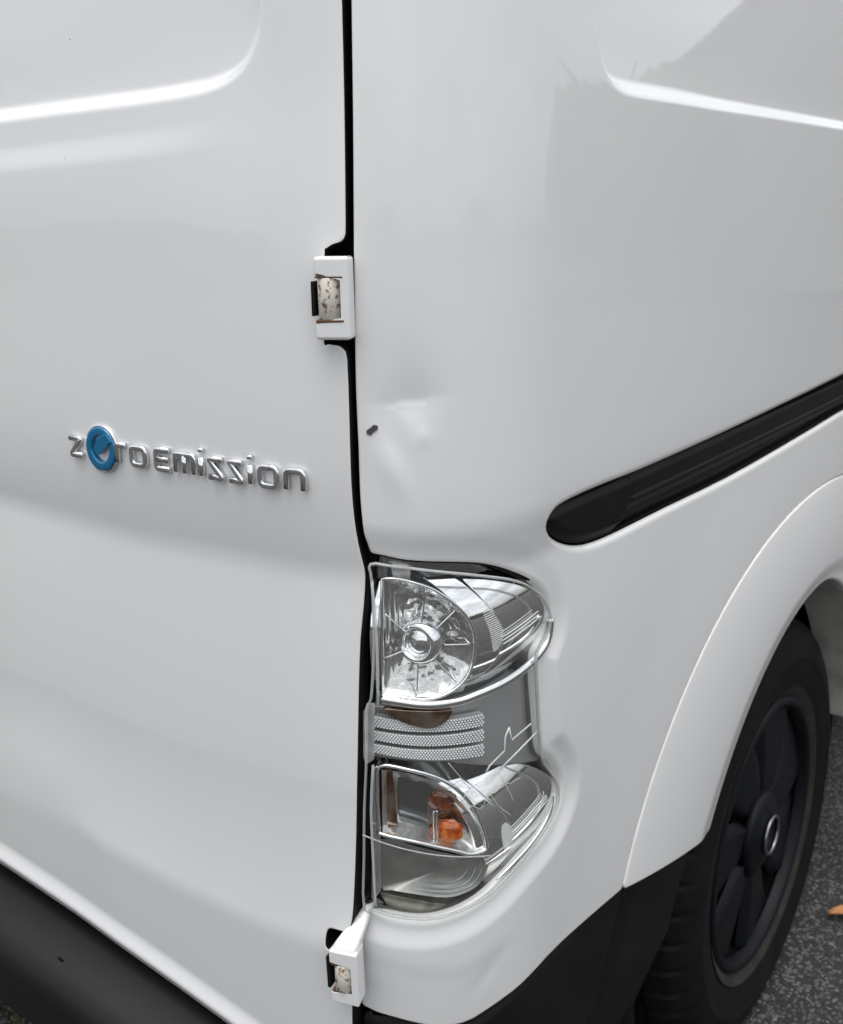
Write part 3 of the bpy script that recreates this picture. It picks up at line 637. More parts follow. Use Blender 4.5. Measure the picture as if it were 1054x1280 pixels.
def arch_lip():
    V = []; F = []; n = 90
    for i, a in enumerate(np.linspace(149, 8, n)):
        y = math.cos(R(a)); r0 = .3765 - (.045*float(sst(0, .3, .375*y)) if y > 0 else 0)
        for out in (.004, -.008, -.03, -.065):
            V.append(S(u_of_y(r0*y), WZ + r0*math.sin(R(a)), out))
    for i in range(n - 1):
        for j in range(3): F.append((i*4 + j, i*4 + j + 1, (i+1)*4 + j + 1, (i+1)*4 + j))
    o = mesh_obj('inner_lip', V, F, M['lip'], trim_ob)
    o['label'] = 'dirty grey white inner lip of the wheel arch'
arch_lip()
def liner():
    V = []; F = []; n = 60
    prof = [(.800, .378), (.795, .395), (.60, .40), (.45, .40), (.45, .05)]
    for a in np.linspace(205, -20, n):
        for x, r in prof: V.append((x, r*math.cos(R(a)), WZ + r*math.sin(R(a))))
    k = len(prof)
    for i in range(n - 1):
        for j in range(k - 1): F.append((i*k + j, i*k + j + 1, (i+1)*k + j + 1, (i+1)*k + j))
    mesh_obj('wheel_arch_liner', V, F, M['rubber_and_shade'], van)
liner()

# ------------------------------------------------------------------ black sill below the white corner
def cladding():
    us = axis((.755, 1.32, .003)); zs = axis((.16, .535, .003))
    wl = np.concatenate([CV['white_low'], CV['trim_low'][1:]])
    top = lambda u: np.interp(u, wl[:, 0], wl[:, 1])
    poly = [(.7595, .5335)] + [(u, float(top(u)) + .0035) for u in np.linspace(.78, 1.262, 40)]
    a0 = 152.0
    poly += [(float(u_of_y(.372*math.cos(R(a)))), WZ + .372*math.sin(R(a))) for a in np.linspace(150, 190, 14)]
    poly += [(1.20, .215), (1.02, .25), (.90, .30), (.7595, .36)]
    def delta(U, Z, F):
        t = top(U) - Z
        D = -.0065 + .004*sst(0, .01, t) - .05*np.clip(t, 0, .5) - .22*np.clip(t - .12, 0, .5)
        fold = 1.095 - .25*t
        D += -.010*sst(-.004, .004, U - fold) + .006*sst(0, .05, U - fold)
        return D
    return panel('lower_cladding', us, zs, lambda U, Z: sdf(poly, U, Z), delta, .003, .02, M['black_plastic'], van)
cladding()

# ------------------------------------------------------------------ rear bumper
def bumper():
    us = np.concatenate([np.linspace(-.75, .2, 30), np.linspace(.21, .768, 90)]); V = []; F = []
    E = CV['E']
    def ze(u):
        uu = abs(u)
        return float(np.interp(uu, [0, .20] + list(E[:, 0]) + [.70, .80], [.5515, .537] + list(np.polyval(_pe, E[:, 0])) + [.452, .446]))
    prof = [(-.030, -.002), (-.022, -.010), (-.004, -.0115), (.010, -.013), (.030, -.017), (.046, -.022), (.056, -.030), (.061, -.040), (.062, -.052), (.060, -.066), (.055, -.082),
            (.050, -.100), (.045, -.120), (.040, -.136), (.030, -.146), (.010, -.152), (-.05, -.156)]
    for u in us:
        z0 = ze(u)
        for o, dz in prof:
            p = S(np.array(abs(u)), np.array(z0 + dz), o); V.append((p[0]*(1 if u >= 0 else -1), p[1], p[2]))
    k = len(prof)
    for i in range(len(us) - 1):
        for j in range(k - 1): F.append((i*k + j, (i+1)*k + j, (i+1)*k + j + 1, i*k + j + 1))
    F.append(tuple(range((len(us)-1)*k, len(us)*k))); F.append(tuple(reversed(range(k))))
    b = mesh_obj('rear_bumper', V, F, M['bumper'], van)
    return b
bumper_ob = bumper()
def bumper_bits():
    bm = bmesh.new(); bmesh.ops.create_icosphere(bm, subdivisions=2, radius=.0042)
    for v in bm.verts: v.co.z *= .7; v.co.x *= 1.3; v.co.y *= .4
    o = bm_obj('nick', bm, M['dark'], bumper_ob); o.location = S(np.array(CV['strut'][0, 0]), np.array(CV['strut'][0, 1]), .0395)
    c = CV['strut'][1]
    bm = bmesh.new(); bmesh.ops.create_cube(bm, size=1)
    for v in bm.verts: v.co.x *= .10; v.co.y *= .012; v.co.z *= .035
    o = bm_obj('red_reflector', bm, M['red'], bumper_ob, True, .003); p = S(np.array(c[0] + .045), np.array(c[1] - .022), .035); o.location = p
    o['label'] = 'red reflector set low in the black bumper'
bumper_bits()

# ------------------------------------------------------------------ sliding door rail
def rail():
    us = axis((.93, 1.72, .0022), (1.72, 2.62, .02)); zs = axis((.87, .955, .0011))
    inner = rail_poly
    rb = CV['rail_ribs']; sm = CV['rail_seam']
    zr = float(rb[1:, 1].mean()); us0 = float(sm[0, 0]); us1 = float(sm[2, 0])
    top, bot = float(CV['rail'][:5, 1].mean()), float(CV['rail'][-4:, 1].mean())
    def delta(U, Z, F):
        seam = np.interp(Z, [bot, zr, top], [us1, us0 + .004, us0])
        cap = 1 - sst(-.0006, .0006, U - seam)
        D = np.full(U.shape, -.0075)
        D += -.006*sst(top - .006, top - .002, Z)                            # shadow line along the top
        body = (1 - cap)
        D += body*(-.0007 - .0045*(1 - sst(zr - .004, zr - .002, Z)) + .0018*np.exp(-((Z - zr)/.0013)**2) + .0016*np.exp(-((Z - zr + .010)/.0012)**2) - .0012*np.exp(-((Z - zr + .006)/.0016)**2))
        D += cap*(.0015*sst(bot, top, Z)) - .004*(1 - sst(0, .010, -F))
        D -= .0025*np.exp(-((U - seam)/.0009)**2)
        return D
    return panel('sliding_door_rail', us, zs, lambda U, Z: sdf(inner, U, Z) + .0016, delta, .001, .02, M['black_plastic'], van)
rail_ob = rail()

# ------------------------------------------------------------------ hinges
def prism(uz, o_in, o_out, name, material, parent, bevel=.002, seg=3):
    bm = bmesh.new()
    a = [bm.verts.new(S(np.array(u), np.array(z), o_in)) for u, z in uz]
    c = [bm.verts.new(S(np.array(u), np.array(z), o_out)) for u, z in uz]
    n = len(uz)
    bm.faces.new(c); bm.faces.new(list(reversed(a)))
    for i in range(n): bm.faces.new((a[i], a[(i+1) % n], c[(i+1) % n], c[i]))
    return bm_obj(name, bm, material, parent, True, bevel, seg)
def barrel(u, z0, z1, out, r, name, material, parent):
    V = []; F = []; n = 28; zz = [z0, z0, z0 + .0006, z1 - .0006, z1, z1]; rr = [0, r*.93, r, r, r*.93, 0]
    c = S(np.array(u), np.array((z0 + z1)/2), out)
    for z, q in zip(zz, rr):
        for k in range(n): V.append((c[0] + q*math.cos(2*math.pi*k/n), c[1] + q*math.sin(2*math.pi*k/n), z))
    for i in range(len(zz) - 1):
        for k in range(n): F.append((i*n + k, i*n + (k+1) % n, (i+1)*n + (k+1) % n, (i+1)*n + k))
    return mesh_obj(name, V, F, material, parent)
def flat_shade_auto(o, ang=40):
    me = o.data; bm = bmesh.new(); bm.from_mesh(me)
    for e in bm.edges:
        if len(e.link_faces) == 2 and e.calc_face_angle(0) > R(ang): e.smooth = False
    bm.to_mesh(me); bm.free()
def hinge_up():
    h = CV['hinge_up']; DH = out_of('rear_door', .74, 1.07)
    p = empty('door_hinge', S(np.array(.765), np.array(1.07), 0), van); p['label'] = 'upper white door hinge with a rust spotted barrel'
    inv = p.location.copy()
    uL, uR = float(h[0, 0]), float(h[2, 0]) + .0008
    zt, zb = float((h[0, 1] + h[1, 1])/2), float((h[3, 1] + h[4, 1])/2)
    wt, wb, wr = float(h[5, 1] + h[6, 1])/2, float(h[7, 1] + h[8, 1])/2, float(h[6, 0]) + .0020
    uz = [(uL, zb), (uR, zb), (uR, zt), (uL, zt), (uL, wt), (wr, wt), (wr, wb), (uL, wb)]
    items = [prism(uz, DH - .002, DH + .0125, 'hinge_plate', M['paint'], None, .0024, 3)]
    items.append(barrel((uL + wr)/2 - .0012, wb + .0008, wt - .0008, DH + .0040, (wr - uL)/2*.90, 'hinge_barrel', M['rust'], None))
    items[-1]['label'] = 'cream hinge barrel speckled with brown rust'
    items.append(prism([(uL - .0032, wb + .003), (uL - .0008, wb + .003), (uL - .0008, wt - .003), (uL - .0032, wt - .003)], DH + .0005, DH + .0095, 'hinge_pad', M['rubber_and_shade'], None, .0006, 2))
    items.append(prism([(uL + .001, wb - .0012), (wr - .0006, wb - .0005), (wr - .0006, wb + .0009), (uL + .001, wb + .0009)], DH + .002, DH + .0127, 'rust_line', M['rust_dark'], None, .0003, 1))
    items.append(prism([(uL + .001, wt - .0009), (wr - .0006, wt - .0009), (wr - .0006, wt + .0002), (uL + .001, wt + .0002)], DH + .002, DH + .0127, 'rust_line', M['rust_dark'], None, .0003, 1))
    items.append(prism([(uL + .002, wb + .001), (wr - .0008, wb + .001), (wr - .0008, wt - .001), (uL + .002, wt - .001)], DH - .0035, DH - .001, 'hinge_pocket', M['dark'], None, .0003, 1))
    for o in items: o.parent = p; o.matrix_parent_inverse = Matrix.Translation(-inv)
    return p
hinge_up()
def hinge_low():
    h = CV['hinge_low']; DO = out_of('rear_door', .742, .575) + .0005
    p = empty('door_hinge', S(np.array(.745), np.array(.53), 0), van); p['label'] = 'lower white door hinge with an open window and grimy barrel'
    inv = p.location.copy()
    uL, uR = float(h[0, 0]), float(h[2, 0])
    zb = float((h[3, 1] + h[4, 1])/2); wt, wb, wr = float(h[5, 1] + h[6, 1])/2, float(h[7, 1] + h[8, 1])/2, float(h[2, 0]) - .0034
    zt = float(h[1, 1])
    items = []
    uz = [(uL, zb), (uR, zb), (uR, zt), (uL, zt), (uL, wt), (wr, wt), (wr, wb), (uL, wb)]
    items.append(prism(uz, DO - .003, DO + .0140, 'hinge_plate', M['paint'], None, .0014, 3))
    # the arm that runs up from the top of the plate and back into the gap
    bm = bmesh.new(); rows = []
    au, az = float(h[9, 0]), float(h[9, 1])
    for t in np.linspace(0, 1, 12):
        s = t*t*(3 - 2*t)
        ul = uL + (au - .003 - uL)*s + .001; ur = uR - .0008 + (au + .0060 - uR)*s
        z = zt - .002 + .029*t; of = DO + .0125 - .026*s
        rows.append([bm.verts.new(S(np.array(q), np.array(z + dz), of + d)) for q, d, dz in ((ul, -.016, 0), (ul, -.003, 0), (ul + .003, 0, 0), (ur - .003, 0, 0), (ur, -.003, 0), (ur, -.016, 0))])
    for a, b in zip(rows[:-1], rows[1:]):
        for i in range(5): bm.faces.new((a[i], a[i+1], b[i+1], b[i]))
    items.append(bm_obj('hinge_arm', bm, M['paint'], None))
    items.append(barrel(uL + .0092, wb + .0008, wt - .0008, DO + .0060, .0086, 'hinge_barrel', M['rust'], None)); items[-1]['label'] = 'cream hinge barrel smeared with brown grime'
    items.append(prism([(uL - .0032, wb + .001), (uL - .0006, wb + .001), (uL - .0006, wt + .004), (uL - .0032, wt + .004)], DO + .0005, DO + .0125, 'hinge_pad', M['rubber_and_shade'], None, .0006, 2))
    items.append(prism([(uL + .001, wt - .0016), (uL + .017, wt - .0016), (uL + .017, wt + .0003), (uL + .001, wt + .0003)], DO + .002, DO + .0137, 'rust_line', M['rust_dark'], None, .0003, 1))
    items.append(prism([(uL + .001, wb - .0008), (uL + .016, wb - .0008), (uL + .016, wb + .0012), (uL + .001, wb + .0012)], DO + .002, DO + .0137, 'rust_line', M['rust_dark'], None, .0003, 1))
    items.append(prism([(uL + .001, wb + .0005), (wr - .0005, wb + .0005), (wr - .0005, wt - .0005), (uL + .001, wt - .0005)], DO - .004, DO - .001, 'hinge_pocket', M['dark'], None, .0003, 1))
    for o in items: o.parent = p; o.matrix_parent_inverse = Matrix.Translation(-inv)
hinge_low()

# ------------------------------------------------------------------ badge: zero Emission in chrome letters with a blue ring for the e
S0 = S
def badge():
    DB = out_of('rear_door', .62, .966)
    def S(u, z, out=0.0): return S0(u, z, out + DB)
    B = CV['badge']; root = empty('badge', S(np.array(B[0, 0]), np.array(B[0, 1]), 0), van); root['label'] = 'chrome lettering zero Emission with a blue ring for the e'
    ux = {k: float(B[4 + i, 0]) for i, k in enumerate((75, 130, 190, 245, 290, 298, 362, 388, 450, 458, 540, 548, 572, 580, 645, 655, 717, 728, 750, 765, 845, 860, 945))}
    u0, u1 = float(B[0, 0]), float(B[1, 0])
    zbase = lambda u: np.interp(u, [u0, u1], [float(B[0, 1]), float(B[1, 1])])
    H = float(np.mean(B[2:4, 1] - B[0:2, 1]))*1.02
    rad = .00232
    def letter(x0, x1, strokes, round_=.0022):
        a, b = ux[x0] + rad, ux[x1] - rad; parts = []
        for st in strokes:
            closed = st[0] == st[-1] and len(st) > 2
            P = np.array([(a + (b - a)*x, y*(H - 2*rad) + rad) for x, y in st])
            if closed: P = P[:-1]
            Q = []; n = len(P)
            for i in range(n):
                if not closed and i in (0, n - 1): Q.append(P[i]); continue
                p, q, s = P[i-1], P[i], P[(i+1) % n]
                d1, d2 = np.linalg.norm(p - q), np.linalg.norm(s - q); rr = min(round_, d1*.45, d2*.45)
                A, C_ = q + (p - q)/d1*rr, q + (s - q)/d2*rr
                for t in np.linspace(0, 1, 5): Q.append((1-t)**2*A + 2*t*(1-t)*q + t*t*C_)
            Q = np.array(Q); W = S(Q[:, 0], Q[:, 1] + zbase(Q[:, 0]), .0030)
            parts.append(tube(W, rad, 16, closed, .80, normal_at(Q[:, 0]), True, .62))
        V, F = join(parts)
        o = mesh_obj('letter', V, F, M['badge'], root); o.matrix_parent_inverse = Matrix.Translation(-root.location)
        return o
    letter(75, 130, [[(0, 1), (.95, 1), (.05, 0), (1, 0)]])
    letter(245, 290, [[(0, 0), (0, 1), (1, 1)]])
    letter(298, 362, [[(0, 0), (1, 0), (1, 1), (0, 1), (0, 0)]], .004)
    letter(388, 450, [[(1, 1.08), (0, 1.08), (0, 0), (1, 0)], [(0, .54), (.9, .54)]])
    letter(458, 540, [[(0, 0), (0, 1), (1, 1), (1, 0)], [(.5, 1), (.5, 0)]])
    letter(548, 572, [[(.5, 0), (.5, 1)], [(.5, 1.34), (.5, 1.54)]])
    for a, b in ((580, 645), (655, 717)): letter(a, b, [[(1, 1), (0, 1), (1, .0), (0, 0)]], .0012)
    letter(728, 750, [[(.5, 0), (.5, 1)], [(.5, 1.34), (.5, 1.54)]])
    letter(765, 845, [[(0, 0), (1, 0), (1, 1), (0, 1), (0, 0)]], .004)
    letter(860, 945, [[(0, 0), (0, 1), (1, 1), (1, 0)]], .004)
    # the ring: flat blue annulus with a chrome edge, open at the upper right where the tick of the power mark enters
    c = B[-1]; RX, RZ = .0165, .0175
    V = []; F = []; n = 72
    prof = [(1.0, 0), (1.0, .0034), (.99, .0043), (.96, .0047), (.945, .0048), (.66, .0048), (.64, .0047), (.60, .0042), (.585, .0032), (.585, 0)]
    for i in range(n):
        a = 2*math.pi*i/n
        for q, o in prof: V.append(S(np.array(c[0] + RX*q*math.cos(a)), np.array(c[1] + RZ*q*math.sin(a)), o))
    k = len(prof)
    for i in range(n):
        for j in range(k - 1): F.append((i*k + j, i*k + j + 1, ((i+1) % n)*k + j + 1, ((i+1) % n)*k + j))
    o = mesh_obj('ring_emblem', V, F, M['blue'], root); o['label'] = 'glossy blue ring shaped like a lower case e'; o.matrix_parent_inverse = Matrix.Translation(-root.location)
    rim_pts = np.array([(c[0] + RX*1.035*math.cos(t), c[1] + RZ*1.035*math.sin(t)) for t in np.linspace(0, 2*math.pi, 72, endpoint=False)])
    V, F = tube(S(rim_pts[:, 0], rim_pts[:, 1], .002), .0012, 8, True, 1.2, normal_at(rim_pts[:, 0]))
    o = mesh_obj('ring_edge', V, F, M['badge'], root); o.matrix_parent_inverse = Matrix.Translation(-root.location)
    tick = [(-.0035, -.0020), (.0095, .0098), (.0128, .0072), (.0010, -.0055)]
    t2 = [(x*RX, z*RZ) for x, z in ((-.40, -.08), (-.10, -.27), (.05, -.20), (.47, .14), (.86, .40), (.62, .72), (.30, .66), (-.10, .48))]
    o = prism([(c[0] + x, c[1] + z) for x, z in t2], .001 + DB, .0060 + DB, 'ring_tick', M['blue'], None, .0005, 2)
    o.parent = root; o.matrix_parent_inverse = Matrix.Translation(-root.location)
badge()

# ------------------------------------------------------------------ tail light
lamp = empty('tail_light', S(np.array(.83), np.array(.62), 0), van); lamp['label'] = 'clear tail light with cracked lens held by clear tape'
LI = Matrix.Translation(-lamp.location)
def L_(o, label=None):
    o.parent = lamp; o.matrix_parent_inverse = LI
    if label: o['label'] = label
    return o
def poly_of(name, n=3, closed=True): return smooth_line(CV[name], n, closed)
lens_poly = poly_of('lens', 2)
def bounds(p, pad=.004): return p[:, 0].min() - pad, p[:, 0].max() + pad, p[:, 1].min() - pad, p[:, 1].max() + pad
def sheet(name, poly, depth, material, step=.0012, r=.0008, edge=.004, holes=(), delta=None, label=None, grow=0):
    poly = np.asarray(poly); a, b, c, d = bounds(poly)
    us, zs = axis((a, b, step)), axis((c, d, step))
    def field(U, Z):
        f = sdf(poly, U, Z) - grow
        for h in holes: f = np.maximum(f, -sdf(h, U, Z))
        return f
    return L_(panel(name, us, zs, field, (lambda U, Z, F: -depth + (delta(U, Z, F) if delta else 0)), r, edge, material, None, 3), label)
# housing: a dark tray behind everything
big = [(u, z) for u, z in pk_poly]
hx = np.array(big); cen = hx.mean(0)
sheet('housing', [(.735, .60), (.90, .60), (.985, .66), (.99, .74), (.955, .78), (.965, .86), (.93, .925), (.735, .93)], .062, M['dark'], .004)
# clear lens
def lens_delta(U, Z, F):
    D = -.0015 + .0030*sst(0, .012, -F)
    zz = (CV['seam_low'][:, 1].mean())
    return D
sheet('lens', lens_poly, 0, M['lens'], .0022, .0015, .007, delta=lens_delta)
line_tube('lens_edge', CV['lens'], -.0030, .0011, M['lens_edge'], None, 6, True, 1.4, 3); L_(bpy.data.objects['lens_edge'])

sheet('lamp_base', list(pocket) + [(.745, .64), (.745, .92)], .0265, M['chrome_dark'], .003, .001, .004)
def ribs(c, z0, h, key, half_):
    parts = []
    N = int(h/.0015)
    for k in range(N):
        z = z0 + (k/(N - 1) - .5)*h; w = .0050*math.sqrt(max(.05, 1 - (2*k/(N - 1) - 1)**2)) + .0015
        az = smooth_line(CV[key], 4); az = az[np.argsort(az[:, 1])]; ua = float(np.interp(z, az[:, 1], az[:, 0])) - .0065
        L = np.array([(ua + w*t, z + .0006*t) for t in np.linspace(-1, 1, 5)])
        parts.append(tube(S(L[:, 0], L[:, 1], -.0103 - .0145*abs((z - c)/half_)**2.0), 1e-9 + .00030, 6, False, .8, normal_at(L[:, 0])))
    V, F = join(parts); L_(tag(mesh_obj('shell_ribs', V, F, M['ridge'], None), None, kind='stuff'))
def bullet(name, poly, Dhole, arc, z0, half, name2):
    arc_l = smooth_line(arc, 4); az = arc_l[np.argsort(arc_l[:, 1])]
    def delta(U, Z, F):
        q = np.abs(Z - z0)/half
        D = -.0145*np.clip(q, 0, 1.25)**2.0
        ua = np.interp(Z, az[:, 1], az[:, 0])
        D -= .0022*sst(-.0004, .0006, U - ua)                      # step between the band and the cone
        return D
    return sheet(name, poly, .0105, M['chrome'], .0008, .0012, .010, holes=[Dhole], delta=delta, grow=.0060)
def sharp(name, *corners):
    c = CV[name]; out = []
    idx = sorted(corners); n = len(c)
    for a, b in zip(idx, idx[1:] + [idx[0] + n]):
        seg = np.array([c[k % n] for k in range(a, b + 1)]); out += list(smooth_line(seg, 3)[:-1])
    return np.array(out)
D_up = sharp('D_up', 0, 16); D_low = sharp('D_low', 0, 11); smoke_low = poly_of('smoke_low')
hub = CV['hub_up'][0]
ribs(float(hub[1]) - .002, float(hub[1]) + .000, .032, 'arc_up', .045)
b1 = bullet('reflector_shell', poly_of('bullet_up'), D_up, CV['arc_up'], float(hub[1]) - .002, .045, 'up'); b1['label'] = 'upper chrome bullet shaped reflector shell'
zl0 = float(CV['lines_low'][:, 1].mean()) + .0
b2 = bullet('reflector_shell', poly_of('bullet_low', 2), np.array([(0, 0), (.001, 0), (0, .001)]), CV['arc_low'], zl0, .050, 'low'); ribs(zl0, zl0 - .004, .024, 'arc_low', .050)
b2['label'] = 'lower chrome bullet shaped reflector shell'

def fan_bowl(name, poly, centre, d0, d1, material, nr=14, facets=None, label=None, na=None, power=2.0, jitter=0):
    P = np.asarray(poly); V = []; n = len(P)
    for i in range(nr + 1):
        t = i/nr
        for k, q in enumerate(P):
            uz = centre + (q - centre)*t
            d = d0 + (d1 - d0)*(1 - t**power)
            if facets: d += facets(t, k, n)
            if jitter and 0 < i < nr: d += random.uniform(-jitter, jitter)
            V.append(S(np.array(uz[0]), np.array(uz[1]), -d))
    F = []
    for i in range(nr):
        for k in range(n): F.append((i*n + k, i*n + (k+1) % n, (i+1)*n + (k+1) % n, (i+1)*n + k))
    return L_(mesh_obj(name, V, F, material, None, not jitter), label)
fan_bowl('reflector_bowl', D_up, hub, .012, .026, M['chrome_rough'], 24, lambda t, k, n: .0030*((k*7.0/n) % 1.0)*min(1, t*3)*min(1, (1 - t)*6), 'faceted silver bowl of the upper lamp', jitter=.0013)
# clear faceted ring inside the bowl, with spokes and the domed hub
def facet_ring():
    V = []; F = []; n = len(D_up)
    for i, t in enumerate(np.linspace(.34, .98, 16)):
        for k, q in enumerate(D_up):
            uz = hub + (q - hub)*t; V.append(S(np.array(uz[0]), np.array(uz[1]), -(.014 + .006*(1 - t) + random.uniform(-.0010, .0010))))
    for i in range(15):
        for k in range(n): F.append((i*n + k, i*n + (k+1) % n, (i+1)*n + (k+1) % n, (i+1)*n + k))
    L_(mesh_obj('facet_ring', V, F, M['glass'], None, False))
facet_ring()
def spokes():
    per = D_up
    for ang in (82, 35, -8, -48, -92, 140, -150):
        d = np.array((math.cos(R(ang)), math.sin(R(ang)))); v = per - hub; v = v/np.linalg.norm(v, axis=1)[:, None]
        e = per[np.argmax(v @ d)]
        L = np.array([hub + (e - hub)*t for t in np.linspace(.30, .96, 8)])
        V, F = tube(S(L[:, 0], L[:, 1], -.0125), .0006, 6, False, 1.5, normal_at(L[:, 0]))
        L_(mesh_obj('spoke', V, F, M['chrome'], None))
spokes()
def hub_cap():
    hp = S(np.array(hub[0]), np.array(hub[1]), -.016); n_ = normal_at(np.array(hub[0]))*1.0
    ax = Vector((.20, -1, .06)).normalized(); q = ax.to_track_quat('Z', 'Y')
    prof = [(r_*1.16, h_*1.16) for r_, h_ in ((.0150, -.020), (.0150, -.004), (.0146, .0005), (.0130, .0034), (.0112, .0046), (.0100, .0042), (.0090, .0018), (.0084, -.0008), (.0064, .0012), (.0035, .0024), (0, .0028))]
    V = []; F = []; n = 40
    for r, h in prof:
        for k in range(n):
            a = 2*math.pi*k/n; v = q @ Vector((r*math.cos(a), r*math.sin(a), h)); V.append((hp[0] + v.x, hp[1] + v.y, hp[2] + v.z))
    for i in range(len(prof) - 1):
        for k in range(n): F.append((i*n + k, i*n + (k+1) % n, (i+1)*n + (k+1) % n, (i+1)*n + k))
    L_(mesh_obj('lamp_hub', V, F, M['chrome'], None), 'round chrome hub with a domed centre')
hub_cap()
# chrome rim of the D opening
rimD = line_tube('bowl_rim', D_up, -.0095, .0014, M['chrome'], None, 8, True, 1.3, 1); L_(rimD)
def pairs(name, key, rad, out):
    c = CV[key]
    for i in range(0, len(c), 2):
        L = np.array([c[i] + (c[i+1] - c[i])*t for t in np.linspace(0, 1, 6)])
        V, F = tube(S(L[:, 0], L[:, 1], out), rad, 6, False, 1.0, normal_at(L[:, 0])); L_(mesh_obj(name, V, F, M['ridge'], None))
pairs('shell_line', 'lines_up', .0006, -.0098); pairs('shell_line', 'lines_low', .00055, -.0105)
L_(line_tube('chrome_moulding', CV['trim_up'], -.0075, .0034, M['chrome'], None, 10, False, .8, 4))
L_(line_tube('chrome_moulding', CV['trim_low_lamp'], -.008, np.interp(np.linspace(0, 1, 21), [0, .2, .8, 1], [.0003, .0019, .0019, .0004]), M['chrome'], None, 10, False, .8, 4))
sheet('lower_visor', poly_of('bronze'), .0072, M['bronze'], .0010, .0008, .004, label='brown tinted reflector under the upper lamp')
# middle panel with the dotted reflex strips and the moulded marks
sheet('middle_panel', poly_of('mid_panel', 1), .020, M['grey_panel'], .002, .001, .01)
for key in ('strip1', 'strip2', 'strip3'):
    p = CV[key]
    o = sheet('reflex_strip', p, .0105, M['reflex_base'], .0012, .0006, .006, label='pale dotted reflector strip')
    V = []; F = []
    n = len(p)//2; topl, bot = p[:n], p[n:][::-1]
    rows = 5; pitch = .0026
    length = np.linalg.norm(topl[-1] - topl[0]); cols = int(length/pitch)
    for r_ in range(rows):
        f = (r_ + .5)/rows
        for c_ in range(cols):
            t = (c_ + .5 + (.5 if r_ % 2 else 0))/(cols + .5)
            a = np.array([np.interp(t*(n-1), range(n), topl[:, k]) for k in (0, 1)]); b = np.array([np.interp(t*(n-1), range(n), bot[:, k]) for k in (0, 1)])
            q = a + (b - a)*f; ii = len(V)
            V.append(S(np.array(q[0]), np.array(q[1]), -.0086))
            for k in range(6):
                an = k*math.pi/3; V.append(S(np.array(q[0] + .00118*math.cos(an)), np.array(q[1] + .00100*math.sin(an)), -.0100))
            for k in range(6): F.append((ii, ii + 1 + k, ii + 1 + (k+1) % 6))
    d = mesh_obj('reflex_dots', V, F, M['reflex'], None, False); d.parent = o; d['kind'] = 'stuff'; d.matrix_parent_inverse = (LI @ Matrix.Identity(4)) if False else Matrix.Identity(4)
    d.matrix_parent_inverse = o.matrix_world.inverted()
for key in ('mark_a', 'mark_b', 'mark_c'):
    L_(line_tube('moulded_mark', CV[key], -.004, .0007, M['ridge'], None, 6, False, 1, 1))
# lower lamp
cl = np.array([np.mean(D_low[:, 0]) - .012, np.mean(D_low[:, 1])])
fan_bowl('reflector_bowl', D_low, cl, .012, .040, M['chrome_bowl'], 12, lambda t, k, n: .0012*math.sin(k*1.3)*t*(1-t)*4, 'clear indicator bowl with amber reflections')
fan_bowl('smoked_bowl', smoke_low, smoke_low.mean(0), .013, .021, M['smoke'], 10, None, 'smoked grey reversing lamp bowl')
for q in (.90, .78, .62):  # thin arcs added as shapes to imitate curved streak reflections in the bowl
    c0 = smoke_low.mean(0) + np.array((.002, .004)); arc_ = c0 + (smoke_low[int(len(smoke_low)*.36):int(len(smoke_low)*.86)] - c0)*q
    L_(line_tube('bowl_reflection_arc', arc_[::2], -.0135 - .013*(1 - q), np.interp(np.linspace(0, 1, (len(arc_[::2]) - 1)*3 + 1), [0, .3, .8, 1], [.0002, .0008, .0008, .0002]), M['chrome_dark'], None, 6, False, 1, 3))
L_(line_tube('bowl_rim', CV['frame_low'], -.0090, .0016, M['chrome'], None, 8, True, 1.2, 3))
sheet('side_column', CV['column_low'], .008, M['chrome'], .001, .001, .01)
sheet('lamp_floor', poly_of('floor_low', 2), .018, M['grime'], .0012, .001, .01, delta=lambda U, Z, F: .0012*np.sin((Z*1.0 + U*.2)/.0016), label='grimy ribbed bottom edge of the lamp')
def bulb():
    dark = mat('brown_amber_reflection', (.20, .050, .012), .22, coat=1, noise=(150, (.08, .02, .008), .4, .65))  # second, darker lump is the bulb's reflection, added as a coloured solid
    for uz, sx, sz, d, m_, lab in ((CV['bulb'][0], 0.0128, .0104, .022, M['amber'], 'bright faceted amber indicator lens'), (CV['bulb'][1], 0.0118, .0098, .026, dark, 'dark amber lump coloured as a reflection above the bulb')):
        bm = bmesh.new(); bmesh.ops.create_icosphere(bm, subdivisions=3, radius=1)
        for v in bm.verts:
            k = 1 + random.uniform(-.085, .085); v.co = Vector((v.co.x*sx, v.co.y*.006, v.co.z*sz))*k
        o = bm_obj('bulb', bm, m_, None, False); o.rotation_euler = (0, 0, float(np.interp(uz[0], CS, CT))*.6); o.location = S(np.array(uz[0]), np.array(uz[1]), -d); L_(o, lab)
for px_, lab in ((.0, None), (.0028, None)):
    u_ = float(CV['bulb'][0, 0]) - .0145 + px_; zc_ = float(CV['bulb'][0, 1]) + .006
    Lz = [(u_ + .0004*((i % 2)*2 - 1), zc_ + (i/24 - .5)*.034) for i in range(25)]
    L_(line_tube('bulb_ridge', Lz, -.0165, .0009, M['chrome_rough'], None, 6, False, 1, 1))
fr = CV['D_low']; sheet('amber_reflection', [fr[0] + (.0008, -.001), fr[0] + (.008, -.0022), fr[11] + (.0125, .003), fr[11] + (.0006, .001)], .0165, M['bronze'], .001, .0006, .002, label='brown strip coloured as a reflection at the left of the indicator bowl')  # amber reflection in the bowl, painted as a brown sheet
